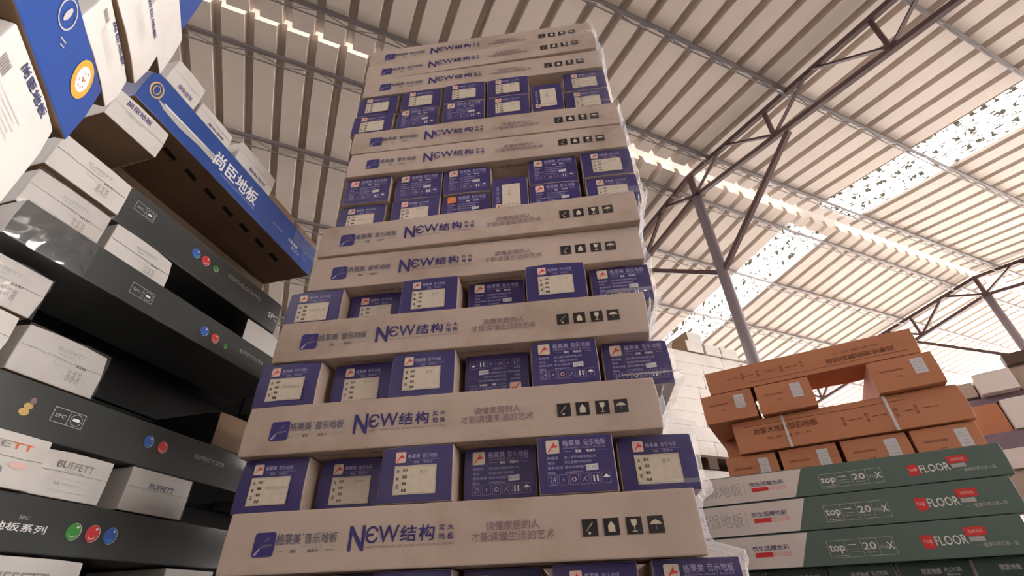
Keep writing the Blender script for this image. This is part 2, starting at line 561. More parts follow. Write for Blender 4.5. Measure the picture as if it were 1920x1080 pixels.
def sheet(e0, e1, ma, mb, mat, nm=6, phase=0.0, th=0.0, dz=0.0):
    """trapezoidal roof sheeting: flat pans with raised ribs every 0.3 m"""
    prof = [(0.0, 0.0), (0.014, 0.095), (0.080, 0.095), (0.094, 0.0)]
    es = []
    k = math.floor((e0 - phase) / 0.3) - 1
    while True:
        base = phase + 0.3 * k
        if base > e1: break
        for a, h in prof:
            if e0 <= base + a <= e1: es.append((base + a, h))
        k += 1
    if es[0][0] > e0: es.insert(0, (e0, 0))
    if es[-1][0] < e1: es.append((e1, 0))
    vs, fs = [], []
    for j in range(nm + 1):
        m = ma + (mb - ma) * j / nm
        for e, h in es:
            vs.append((e, m, roof_z(m) + h + dz + Z0))
    n = len(es)
    for j in range(nm):
        for i in range(n - 1):
            a = j * n + i
            fs.append((a, a + 1, a + n + 1, a + n))
    b = MB(); b.mesh(vs, fs, mat)
    return b

def merge(*bs):
    r = MB()
    for b in bs:
        for m in b.m:
            pass
        i = len(r.v); r.v += b.v
        for f, k in zip(b.f, b.mi):
            r.f.append(tuple(i + a for a in f)); r.mi.append(r.mat(b.m[k]))
    return r

PH_N, PH_F = 0.17, -0.18
near = merge(sheet(E0, 3.0, M0, 3.125, M_ROOF, phase=PH_N), sheet(3.0, SK0, M0, 3.075, M_ROOF, phase=PH_N), sheet(SK1, E1, M0, 3.075, M_ROOF, phase=PH_N), sheet(SK0, SK1, 2.93, 3.075, M_ROOF, phase=PH_N, nm=1))
o = near.build('ceiling'); o.rotation_euler = (0, 0, BY)
tag(o, 'ribbed beige metal roof slope overhead, on the near side of the ridge', 'roof', kind='structure')
far = merge(sheet(E0, 3.0, 3.17, M1, M_ROOF, phase=PH_F), sheet(3.0, SK0, 3.215, M1, M_ROOF, phase=PH_F), sheet(SK1, E1, 3.215, M1, M_ROOF, phase=PH_F), sheet(SK0, SK1, 3.215, 3.38, M_ROOF, phase=PH_F, nm=1))
o = far.build('ceiling'); o.rotation_euler = (0, 0, BY)
tag(o, 'ribbed beige metal roof slope falling away beyond the ridge', 'roof', kind='structure')
o = sheet(SK0, SK1, M0, 2.93, M_SKY, phase=PH_N, nm=12).build('window_1'); o.rotation_euler = (0, 0, BY)
tag(o, 'glaring speckled rooflight strip on the near roof slope', 'skylight', kind='structure')
o = sheet(SK0, SK1, 3.38, M1, M_SKY, phase=PH_F, nm=12).build('window_2'); o.rotation_euler = (0, 0, BY)
tag(o, 'glaring speckled rooflight strip on the far roof slope behind the pipe column', 'skylight', kind='structure')
b = MB()
for i in range(2):
    ma, mb_ = (RM - 0.26, RM) if i == 0 else (RM, RM + 0.26)
    za, zb_ = (RH + 0.075, RH + 0.15) if i == 0 else (RH + 0.15, RH + 0.075)
    b.mesh([(E0, ma, za + Z0), (E1, ma, za + Z0), (E1, mb_, zb_ + Z0), (E0, mb_, zb_ + Z0)], [(0, 1, 2, 3)], M_CAP)
o = b.build('trim_1'); o.rotation_euler = (0, 0, BY)
tag(o, 'light-leaking ridge cap along the top of the roof', 'ridge cap', kind='structure')

def purlin(m, which):
    root = bpy.data.objects.new('roof_purlin', None); link(root)
    root.location = bld(0, m, roof_z(m)); root.rotation_euler = (0, 0, BY)
    b = MB()
    b.bar((E0, 0, -0.022), (E1, 0, -0.022), 0.036, 0.04, M_GALV)
    b.build('top_rail', root)
    b = MB(); b.tube((E0, 0, -0.175), (E1, 0, -0.175), 0.008, M_GALV, 6)
    b.build('bottom_rod', root)
    b = MB()
    e = E0; up = True
    while e < E1 - 0.31:
        za, zb_ = (-0.05, -0.175) if up else (-0.175, -0.05)
        b.tube((e, 0, za), (e + 0.31, 0, zb_), 0.0055, M_GALV, 5)
        up = not up; e += 0.31
    b.build('zigzag_web', root)
    tag(root, which, 'purlin', 'lattice purlins under the roof')
    return root

nth = ['first', 'second', 'third', 'fourth', 'fifth', 'sixth']
for i, m in enumerate((2.79, 1.62, 0.45, -0.72)):
    purlin(m, 'thin lattice purlin under the near roof slope, %s down from the ridge' % nth[i])
for i, m in enumerate((3.47, 4.55, 5.72, 6.89, 8.06)):
    purlin(m, 'thin lattice purlin under the far roof slope, %s down from the ridge' % nth[i])

def truss(E, label, reach_near, reach_far):
    root = bpy.data.objects.new('roof_truss', None); link(root)
    root.location = bld(E, RM, 4.5); root.rotation_euler = (0, 0, BY)
    def P(m, z, de=0): return (de, m - RM, z - 4.5)
    tz = lambda m: roof_z(m) - 0.09
    bz = lambda m: 4.53 - abs(m - RM) * 0.176
    for nm, ms in (('near', (RM, reach_near)), ('far', (RM, reach_far))):
        b = MB(); b.bar(P(ms[0], tz(ms[0])), P(ms[1], tz(ms[1])), 0.055, 0.06, M_STEEL); b.build('top_chord', root)
        b = MB(); b.bar(P(ms[0], bz(ms[0])), P(ms[1], bz(ms[1])), 0.055, 0.055, M_STEEL); b.build('bottom_chord', root)
        sg = 1 if ms[1] > ms[0] else -1
        k = 0
        base = RM
        while abs(base - RM) < abs(ms[1] - RM) - 1.3:
            a0, a1, a2 = base, base + sg * 0.60, base + sg * 1.22
            for p, q in (((a0, bz(a0)), (a1, tz(a1))), ((a1, tz(a1)), (a2, bz(a2))), ((a2, bz(a2)), (a2 + sg * 0.02, tz(a2)))):
                b = MB(); b.angle(P(*p), P(*q), 0.04, 0.012, M_STEEL if q[0] != a1 else M_STEEL); b.build('web', root)
            b = MB()
            b.box(-0.006, a2 - RM - 0.06, bz(a2) - 4.5 - 0.02, 0.006, a2 - RM + 0.06, bz(a2) - 4.5 + 0.08, M_STEEL); b.build('gusset_plate', root)
            base = a2
        b = MB(); b.bar(P(RM + sg * 0.04, 3.28), P(RM + sg * 1.36, 4.24), 0.05, 0.055, M_STEEL); b.build('knee_brace', root)
    b = MB(); b.bar(P(RM, 4.5), P(RM, tz(RM) + 0.02), 0.06, 0.06, M_STEEL); b.build('king_post', root)
    tag(root, label, 'truss', 'dark steel roof trusses')

truss(4.2, 'dark red-brown steel roof truss crossing overhead at the nearer pipe column', -4.0, 10.5)
truss(10.97, 'dark red-brown steel roof truss at the more distant pipe column on the right', -4.0, 10.5)

def column(E, label):
    root = bpy.data.objects.new('support_column', None); link(root)
    root.location = bld(E, RM, -Z0); root.rotation_euler = (0, 0, BY)
    b = MB(); b.tube((0, 0, 0.02), (0, 0, 4.5 + Z0), 0.062, M_PIPE, 28); b.build('pipe', root, True)
    for p in root.children[0].data.polygons:
        if len(p.vertices) > 4: p.use_smooth = False
    b = MB(); b.box(-0.12, -0.12, 0, 0.12, 0.12, 0.02, M_PIPE); b.build('base_plate', root)
    b = MB(); b.box(-0.08, -0.08, 4.5 + Z0, 0.08, 0.08, 4.512 + Z0, M_STEEL); b.build('cap_plate', root)
    tag(root, label, 'column', 'round steel pipe columns')

column(4.2, 'grey steel pipe column rising behind the orange-brown cartons')
column(10.97, 'grey steel pipe column far off at the right edge under the roof')

def pallet(pl, s0, s1, d0, d1, z0, z1, label):
    root = bpy.data.objects.new('pallet', None); link(root)
    place(root, pl, s0, d0, z0)
    Ls, D, h = s1 - s0, d1 - d0, z1 - z0
    for k in range(3):
        b = MB(); x = Ls * (0.0 + 0.46 * k); b.box(x, 0, 0, x + 0.08 * Ls, D, h - 0.02, M_WOOD); b.build('runner', root)
    for k in range(5):
        b = MB(); y = D * 0.2125 * k; b.box(0, y, h - 0.02, Ls, y + D * 0.15, h, M_WOOD); b.build('deck_board', root)
    tag(root, label, 'pallet', 'wooden pallets under the stacks')
    return root

# ------------------------------------------------------------------ centre stack
PC = Plane(-0.60, 1.056, -6.0)
CP = 0.1134                                       # course height
def cz(k): return 0.072 + CP * (k - 1)
CH = 0.1128
FW = 0.155                                        # carton width

def logo_long():
    p = Print()
    p.round(0.067, 0.031, 0.111, 0.074, 0.006, I_NAVY)
    p.pts([(0.070, 0.034), (0.076, 0.034), (0.083, 0.045), (0.080, 0.046), (0.073, 0.038)], I_LILAC, 1)
    p.pts([(0.079, 0.047), (0.086, 0.052), (0.105, 0.053), (0.107, 0.050), (0.088, 0.046)], I_SLATE, 1)
    p.pts([(0.086, 0.056), (0.095, 0.064), (0.099, 0.068), (0.097, 0.060)], I_SLATE, 1)
    return p
def brand_long():
    p = Print()
    p.text('格莱美', 0.113, 0.0505, 0.163, 0.070, I_SLATE, bold=0.02)
    p.text('®', 0.165, 0.065, 0.169, 0.070, I_SLATE)
    p.text('音乐地板', 0.172, 0.0505, 0.238, 0.069, I_SLATE, bold=0.015)
    p.text('GELAIMEI MUSIC FLOOR', 0.113, 0.0435, 0.238, 0.0482, I_LGREY)
    p.rect(0.113, 0.0383, 0.133, 0.0390, I_GREY); p.rect(0.217, 0.0383, 0.237, 0.0390, I_GREY)
    p.text('黎道', 0.146, 0.0352, 0.158, 0.0412, I_SLATE, bold=0.02)
    p.text('明音乐', 0.182, 0.0352, 0.203, 0.0412, I_SLATE, bold=0.02)
    p.rect(0.2475, 0.036, 0.2483, 0.072, I_LGREY)
    return p
def head_long():
    p = Print()
    p.text('N', 0.263, 0.0345, 0.293, 0.0765, I_NAVY, bold=0.035)
    p.text('Є', 0.296, 0.0455, 0.320, 0.075, I_NAVY, bold=0.012)
    p.text('W', 0.321, 0.0455, 0.362, 0.075, I_NAVY, bold=0.015)
    p.text('结', 0.365, 0.046, 0.396, 0.073, I_NAVY, bold=0.025)
    p.text('构', 0.402, 0.046, 0.432, 0.073, I_NAVY, bold=0.025)
    p.text('实', 0.4405, 0.061, 0.4525, 0.0725, I_NAVY, bold=0.01)
    p.text('木', 0.4575, 0.061, 0.4695, 0.0725, I_NAVY, bold=0.01)
    p.text('地', 0.4405, 0.0465, 0.4525, 0.058, I_NAVY, bold=0.02)
    p.text('板', 0.4575, 0.0465, 0.4695, 0.058, I_NAVY, bold=0.02)
    p.text('NEW THREE LAYER SOLID WOOD FLOORING', 0.298, 0.0370, 0.471, 0.0412, I_MAUVE)
    return p
def slogan_long():
    p = Print()
    p.text('读懂家居的人', 0.532, 0.0565, 0.634, 0.0725, I_MAUVE, bold=0.008)
    p.text('才能读懂生活的艺术', 0.504, 0.0385, 0.662, 0.0545, I_MAUVE, bold=0.008)
    return p
def icon(k):
    x0 = (0.713, 0.7525, 0.794, 0.833)[k]
    p = Print()
    z0, z1, x1 = 0.0385, 0.0675, x0 + 0.0285
    p.rect(x0, z0, x1, z1, I_BLACK)
    u = lambda x, z: (x0 + 0.0285 * x, z0 + 0.029 * z)
    if k == 0:                                    # stack limit: two dots and a bar
        p.disc(*u(0.45, 0.18), 0.0026, 0.0026, I_CREAM, 1, 10); p.disc(*u(0.55, 0.62), 0.0016, 0.0016, I_CREAM, 1, 8)
        p.pts([u(0.2, 0.3), u(0.3, 0.3), u(0.75, 0.8), u(0.65, 0.8)], I_GREY, 1)
    elif k == 1:                                  # this way up
        p.pts([u(0.28, 0.2), u(0.72, 0.2), u(0.72, 0.55), u(0.5, 0.82), u(0.28, 0.55)], I_CREAM, 1)
    elif k == 2:                                  # fragile glass
        p.pts([u(0.3, 0.85), u(0.34, 0.55), u(0.46, 0.46), u(0.54, 0.46), u(0.66, 0.55), u(0.7, 0.85)], I_CREAM, 1)
        p.pts([u(0.47, 0.18), u(0.53, 0.18), u(0.53, 0.48), u(0.47, 0.48)], I_CREAM, 1)
        p.pts([u(0.34, 0.14), u(0.66, 0.14), u(0.66, 0.2), u(0.34, 0.2)], I_CREAM, 1)
    else:                                         # umbrella
        p.pts([u(0.12, 0.52), u(0.88, 0.52), u(0.74, 0.68), u(0.5, 0.78), u(0.26, 0.68)], I_CREAM, 1)
        p.pts([u(0.48, 0.22), u(0.52, 0.22), u(0.52, 0.52), u(0.48, 0.52)], I_GREY, 1)
    return p
def under_print():
    """small print along the underside, near its front edge"""
    b = MB()
    for (t, x0, x1) in (('请放置于干燥通风处 地板保养与安装说明', 0.18, 0.60),):
        vs, fs = glyphs(t)
        for r_ in range(1):
            b.mesh([(x0 + u * (x1 - x0), 0.024 + r_ * 0.016 + v * 0.009, -0.0006) for u, v, w in vs], [tuple(reversed(f)) for f in fs], I_BRN)
    return b

ENDS = {'x-': M_BLUE, 'x+': M_BLUE, '*': M_CREAM}
LL = 0.93
longs = {1: (-.595, 1.056, -6.1), 3: (-.622, 1.060, -6.2), 5: (-.604, 1.061, -5.8), 7: (-.574, 1.081, -5.9), 8: (-.567, 1.074, -6.9),
         11: (-.541, 1.081, -5.5), 12: (-.545, 1.080, -5.6), 15: (-.555, 1.089, -5.9)}
_b16 = PC.at(0.033, 0.041, 0); longs[16] = (_b16.x, _b16.y, -6.8)
_b17 = PC.at(0.032, 0.043, 0); longs[17] = (_b17.x, _b17.y, -5.8)
for i, (k, (x, y, yw)) in enumerate(sorted(longs.items())):
    o = box_thing('flooring_carton', LL, FW, CH, ENDS, seed=k)
    o.location = (x, y, cz(k) + Z0); o.rotation_euler = (0, 0, R(yw))
    share('logoL', 'logo', logo_long, o)
    share('brandL', 'brand_lettering', brand_long, o)
    share('headL', 'headline_lettering', head_long, o)
    share('slogL', 'slogan', slogan_long, o)
    for q in range(4): share('ic%d' % q, 'handling_icon', lambda q=q: icon(q), o)
    share('undL', 'underside_print', under_print, o)
    w = ('lowest' if i == 0 else 'topmost' if i == 9 else ORD[i] + ' up')
    tag(o, 'long cream carton with printed front, %s in the tall centre stack' % w, 'carton', 'long cream cartons in the centre stack')

def end_info(flip=False):
    def mk():
        p = Print(rot=(FW / 2, CH / 2) if flip else None)
        p.text('格莱美', 0.053, 0.0900, 0.089, 0.1025, I_LILAC, bold=0.02)
        p.text('音乐地板', 0.095, 0.0900, 0.140, 0.1025, I_LILAC, bold=0.01)
        p.text('GELAIMEI MUSIC FLOOR', 0.053, 0.0848, 0.140, 0.0882, I_LILAC)
        p.rect(0.055, 0.0795, 0.072, 0.0801, I_LILAC); p.rect(0.124, 0.0795, 0.141, 0.0801, I_LILAC)
        p.text('黎道', 0.078, 0.0768, 0.089, 0.0822, I_WHITE, bold=0.03); p.text('明音乐', 0.100, 0.0768, 0.118, 0.0822, I_WHITE, bold=0.03)
        for j, (t, t2, a) in enumerate((('制造商', '浙江音乐地板有限公司', 0.118), ('地址', '浙江省湖州市南浔区', 0.108), ('服务热线', '音乐地板客户服务', 0.112), ('网址', 'www.gelaimei.cn', 0.088))):
            z = 0.0655 - j * 0.0095
            p.text(t, 0.020, z, 0.020 + 0.0075 * len(t), z + 0.0056, I_LILAC, bold=0.01); p.text(t2, 0.054, z, a, z + 0.0056, I_LILAC, bold=0.01)
        return p
    return mk
def end_icons(flip=False):
    def mk():
        p = Print(rot=(FW / 2, CH / 2) if flip else None)
        for j in range(6):
            x = 0.020 + j * 0.0208
            p.frame(x, 0.0160, x + 0.0175, 0.0365, 0.0005, I_LILAC)
        p.text('24', 0.023, 0.0215, 0.0345, 0.0335, I_LILAC); p.rect(0.023, 0.0185, 0.0345, 0.0192, I_LILAC)
        p.rect(0.0482, 0.0235, 0.0508, 0.0285, I_LILAC)
        p.ring(0.0703, 0.0260, 0.0048, 0.0048, 0.0016, I_PINK, 0, 6)
        p.pts([(0.086, 0.021), (0.0875, 0.021), (0.096, 0.032), (0.0945, 0.032)], I_LILAC); p.pts([(0.0945, 0.021), (0.096, 0.021), (0.090, 0.029), (0.0885, 0.029)], I_LILAC)
        p.rect(0.1075, 0.020, 0.1105, 0.032, I_WHITE); p.rect(0.1145, 0.020, 0.1175, 0.032, I_WHITE)
        p.pts([(0.1265, 0.027), (0.1405, 0.027), (0.1335, 0.033)], I_WHITE); p.rect(0.1332, 0.020, 0.1340, 0.027, I_LILAC)
        return p
    return mk
def logo_end(x, z, w, flip=False, hue=0):
    def mk():
        p = Print(rot=(FW / 2, CH / 2) if flip else None)
        p.round(x, z, x + w, z + w, w * 0.12, (I_CREAM, I_PINK, I_ORED)[hue])
        c = I_RED if hue < 2 else I_GOLD
        p.pts([(x + w * .08, z + w * .08), (x + w * .2, z + w * .1), (x + w * .42, z + w * .42), (x + w * .34, z + w * .45)], c, 1)
        p.pts([(x + w * .3, z + w * .40), (x + w * .9, z + w * .48), (x + w * .82, z + w * .60), (x + w * .42, z + w * .58)], c, 1)
        p.pts([(x + w * .45, z + w * .58), (x + w * .6, z + w * .85), (x + w * .68, z + w * .6)], c, 1)
        return p
    return mk
def price_tag(flip=False):
    def mk():
        p = Print(rot=(FW / 2, CH / 2) if flip else None)
        p.pts([(0.096, 0.0405), (0.1195, 0.042), (0.1195, 0.0535), (0.096, 0.052)], I_SILV, 2)
        p.text('E1 910', 0.099, 0.0440, 0.1165, 0.0500, I_MAUVE, 3)
        return p
    return mk
def end_brand():
    p = Print()
    p.text('格莱美', 0.058, 0.0865, 0.084, 0.0955, I_LILAC, bold=0.02); p.text('音乐地板', 0.089, 0.0865, 0.121, 0.0955, I_LILAC)
    p.rect(0.060, 0.0825, 0.130, 0.0829, I_LILAC)
    p.text('黎道', 0.072, 0.0760, 0.083, 0.0810, I_LILAC); p.text('明音乐', 0.092, 0.0760, 0.112, 0.0810, I_LILAC)
    return p
def sticker(v):
    def mk():
        p = Print()
        p.rect(0.032, 0.016, 0.121, 0.0725, I_CREAM, 1)
        p.frame(0.0335, 0.0175, 0.1195, 0.071, 0.0006, I_GREY, 2)
        p.rect(0.0455, 0.018, 0.0460, 0.0705, I_LGREY, 2)
        for j, t in enumerate(('品名', '规格', '等级', '数量')):
            z = 0.0600 - j * 0.0130
            p.text(t, 0.0500, z, 0.0600, z + 0.0062, I_BLACK, 2, bold=0.02)
        for j, t in enumerate(('合', '格', '证')):
            p.text(t, 0.0370, 0.058 - j * 0.015, 0.0430, 0.065 - j * 0.015, I_BLACK, 2, bold=0.03)
        if v == 0: p.text('橡木', 0.086, 0.054, 0.103, 0.063, I_GREY, 2)
        elif v == 1: p.text('910x125x18', 0.070, 0.0465, 0.112, 0.0525, I_GREY, 2)
        else: p.text('柞木A', 0.083, 0.058, 0.108, 0.0655, I_GREY, 2)
        return p
    return mk

def blue_end(k, s, d, kind, label, group, seed, v=0, hue=0):
    mats = {'y-': M_BLUE, 'y+': M_BLUE, '*': M_CREAM}
    if kind == 'V':                                # stood on its edge
        o = box_thing('flooring_carton', CH, LL, FW, mats, seed=seed % 5)
    else:
        o = box_thing('flooring_carton', FW, LL, CH, mats, seed=seed % 5)
    place(o, PC, s, d, cz(k))
    if kind == 'S':
        share('le0%d' % hue, 'logo', logo_end(0.032, 0.0785, 0.022, hue=hue), o)
        share('eb', 'brand_lettering', end_brand, o)
        share('st%d' % v, 'label_sticker', sticker(v), o)
    elif kind in 'IX':
        fl = kind == 'X'
        share('le1%d%d' % (fl, hue), 'logo', logo_end(0.019, 0.0770, 0.027, fl, hue), o)
        share('ei%d' % fl, 'product_lettering', end_info(fl), o)
        share('ec%d' % fl, 'handling_icons', end_icons(fl), o)
        share('pt%d' % fl, 'price_sticker', price_tag(fl), o)
    else:
        def vs():
            p = Print(); p.rect(0.032, 0.022, 0.088, 0.122, I_CREAM, 1)
            for j in range(4): p.text('规格', 0.038 + j * 0.012, 0.030, 0.044 + j * 0.012, 0.042, I_GREY, 2, turn=90)
            p.text('橡木', 0.05, 0.075, 0.06, 0.095, I_GREY, 2, turn=90)
            return p
        def vl():
            p = Print(); p.round(0.012, 0.018, 0.030, 0.040, 0.003, I_CREAM); p.pts([(0.015, 0.022), (0.019, 0.021), (0.027, 0.036), (0.022, 0.035)], I_RED, 1)
            return p
        def vt():
            p = Print(); p.text('格莱美 音乐地板', 0.014, 0.046, 0.024, 0.115, I_LILAC, turn=90); return p
        share('vs', 'label_sticker', vs, o); share('vl', 'logo', vl, o); share('vt', 'brand_lettering', vt, o)
    tag(o, label, 'carton', group)
    return o

rows = {
    0: [(-.01, .05, 'S'), (.155, .05, 'S'), (.315, .015, 'S'), (.480, .06, 'S'), (.655, .022, 'S'), (.835, .02, 'I')],
    2: [(-.015, .022, 'S'), (.150, .06, 'S'), (.313, .0, 'S'), (.480, .05, 'I'), (.642, .0, 'I'), (.806, .034, 'S')],
    4: [(-.028, .01, 'S'), (.145, .045, 'S'), (.306, .01, 'S'), (.475, .055, 'X'), (.639, .01, 'I'), (.806, .048, 'I')],
    6: [(-.020, .03, 'S'), (.140, .07, 'S'), (.303, .02, 'S'), (.475, .065, 'I'), (.638, .01, 'S'), (.806, .053, 'I')],
    9: [(.050, .055, 'S'), (.226, .05, 'S'), (.386, .055, 'I'), (.5465, .045, 'V'), (.662, .05, 'I'), (.835, .05, 'S')],
    10: [(.058, .045, 'I'), (.228, .05, 'I'), (.388, .05, 'I'), None, (.663, .05, 'I'), (.832, .045, 'S')],
    13: [(.030, .04, 'S'), (.199, .037, 'I'), (.370, .032, 'I'), (.532, .033, 'S'), (.694, .034, 'V'), (.814, .05, 'S')],
    14: [(.035, .041, 'S'), (.205, .037, 'S'), (.371, .032, 'S'), (.534, .033, 'S'), None, (.815, .05, 'S')],
}
RN = {0: 'lowest blue row cut by the picture edge', 2: 'second blue row up', 4: 'third blue row up', 6: 'fourth blue row up',
      9: 'lower course of middle double blue row', 10: 'upper course of middle double blue row', 13: 'lower course of top double blue row', 14: 'upper course of top double blue row'}
PN = ['first', 'second', 'third', 'fourth', 'fifth', 'sixth']
sd = 0
for k, row in rows.items():
    for i, it in enumerate(row):
        if it is None: continue
        s, d, kind = it
        sd += 1
        what = {'S': 'with paper label', 'I': 'with printed text', 'X': 'printed upside down', 'V': 'stood on edge'}[kind]
        blue_end(k, s, d, kind, 'blue end %s, %s from left, %s' % (what, PN[i], RN[k]), 'blue carton ends in the centre stack', sd, v=sd % 3, hue=2 if (k == 9 and i == 2) else (1 if (i + k) % 3 == 1 else 0))
# the back carton of every lengthwise course, which carries the crosswise row above it
for k in sorted(longs):
    o = box_thing('flooring_carton', LL, FW, CH, ENDS, seed=k + 30)
    place(o, PC, 0.05, 0.70, cz(k))
    tag(o, 'cream carton at the back of centre stack, behind the %s printed one' % (['lowest'] + ORD[1:9] + ['topmost'])[sorted(longs).index(k)], 'carton', 'rear cartons of the centre stack')
pallet(PC, 0.02, 0.92, 0.04, 0.92, -Z0, cz(0), 'wooden pallet under the tall centre stack')

# clear film round the right-hand edge of the centre stack
def right_film():
    prof = []                                     # (z, right end s, front d) of every course
    for k, (x, y, yw) in longs.items():
        v = Vector((x, y, 0)) + Vector((math.cos(R(yw)), math.sin(R(yw)), 0)) * LL - PC.o
        prof.append((cz(k) + CH / 2, v.dot(PC.s), v.dot(PC.n)))
    for k, row in rows.items():
        it = row[-1]; prof.append((cz(k) + CH / 2, it[0] + FW, it[1]))
    prof.sort()
    vs, fs = [], []
    zs = [cz(0) + 0.02 + i * 0.0142 for i in range(int((cz(17) + CH + 0.0 - cz(0)) / 0.0142))]
    nu = 34
    for z in zs:
        near_ = [p for p in prof if abs(p[0] - z) < CH * 0.75]
        ws = [max(0.02, 1 - abs(p[0] - z) / (CH * 0.75)) for p in near_]
        rr = max(p[1] for p in near_); dd = min(p[2] for p in near_)
        ra = sum(p[1] * w for p, w in zip(near_, ws)) / sum(ws); da = sum(p[2] * w for p, w in zip(near_, ws)) / sum(ws)
        Rr = max(ra, max(p[1] for p in near_ if abs(p[0] - z) < CH * 0.58)) + 0.007
        Dd = min(da, min(p[2] for p in near_ if abs(p[0] - z) < CH * 0.58)) - 0.006
        for i in range(nu + 1):
            t = i / nu
            if t < 0.45: s_, d_, nx, ny = Rr - 0.13 * (0.45 - t) / 0.45, Dd, 0, -1
            else: s_, d_, nx, ny = Rr, Dd + 0.42 * (t - 0.45) / 0.55, 1, 0
            q = Vector((s_ * 30 + z * 12, z * 34 + d_ * 20, d_ * 30))
            h = 0.007 * (abs(noise.noise(q)) + 0.5 * abs(noise.noise(q * 2.7)))
            vs.append(PC.at(s_ + nx * h, d_ + ny * h, z))
    n = nu + 1
    for j in range(len(zs) - 1):
        for i in range(nu):
            a = j * n + i
            fs.append((a, a + 1, a + n + 1, a + n))
    b = MB(); b.mesh(vs, fs, M_FILM); return b
o = right_film().build('stretch_film')
tag(o, 'clear crinkled stretch film round the right edge of the tall centre stack', 'plastic film')

# ------------------------------------------------------------------ left stack
PL = Plane(-.924, 1.484, 76.9)

def drop(p, x, z, c, hi, r=0.016):
    p.disc(x, z, r * 0.92, r, I_WHITE, 0, 18)
    p.disc(x - 0.001, z, r * 0.9, r * 0.97, c, 1, 18)
    p.disc(x - r * .05, z - r * .30, r * .50, r * .42, hi, 2, 14); p.disc(x - r * .05, z - r * .18, r * .48, r * .36, c, 3, 14); p.disc(x + r * .28, z + r * .52, r * .17, r * .13, I_WHITE, 3, 8)

def dark_long(s0, s1, z0, z1, d, label, marks, seed):
    o = box_thing('board_carton', s1 - s0, 0.24, z1 - z0, {'x-': M_WHITE, 'x+': M_WHITE, '*': M_DARK}, seed=seed, wear=0.6)
    place(o, PL, s0, d, z0)
    tag(o, label, 'carton', 'long dark cartons in the left stack')
    for nm, fn in marks:
        for g in (fn if isinstance(fn, list) else [fn]):
            p = Print(); g(p, lambda s, z: (s - s0, z - z0)); p.build(nm, o)
    return o

def m_emblem(sa, za, sb, zb):
    def f(p, q):
        x0, z0 = q(sa, za); x1, z1 = q(sb, zb)
        p.frame(x0, z0, x1, z1, 0.0013, I_LGREY)
        xm = (x0 + x1) / 2
        p.rect(xm - 0.0006, z0, xm + 0.0006, z1, I_LGREY)
        h = z1 - z0
        p.text('SPC', x0 + 0.006, z0 + h * .36, xm - 0.006, z0 + h * .6, I_LGREY, bold=0.01)
        p.ring((xm + x1) / 2, (z0 + z1) / 2, h * .4, h * .4, 0.0012, I_LGREY); p.rect(xm + 0.010, (z0 + z1) / 2 - h * .1, x1 - 0.010, (z0 + z1) / 2 + h * .1, I_WHITE)
    return f
def m_drops(items):
    def one(it):
        s_, z_, c, r = it
        def f(p, q):
            x, zz = q(s_, z_)
            hi = {'b': I_CYAN, 'r': I_PINK, 'g': I_LGREY}[c]
            drop(p, x, zz, {'b': I_BLUEI, 'r': I_RED, 'g': I_GRN}[c], hi, r)
        return f
    return [one(it) for it in items]
def m_text(t, sa, za, sb, zb, m=I_LGREY, bold=0.0):
    def f(p, q):
        x0, z0 = q(sa, za); x1, z1 = q(sb, zb)
        p.text(t, x0, z0, x1, z1, m, bold=bold)
    return f

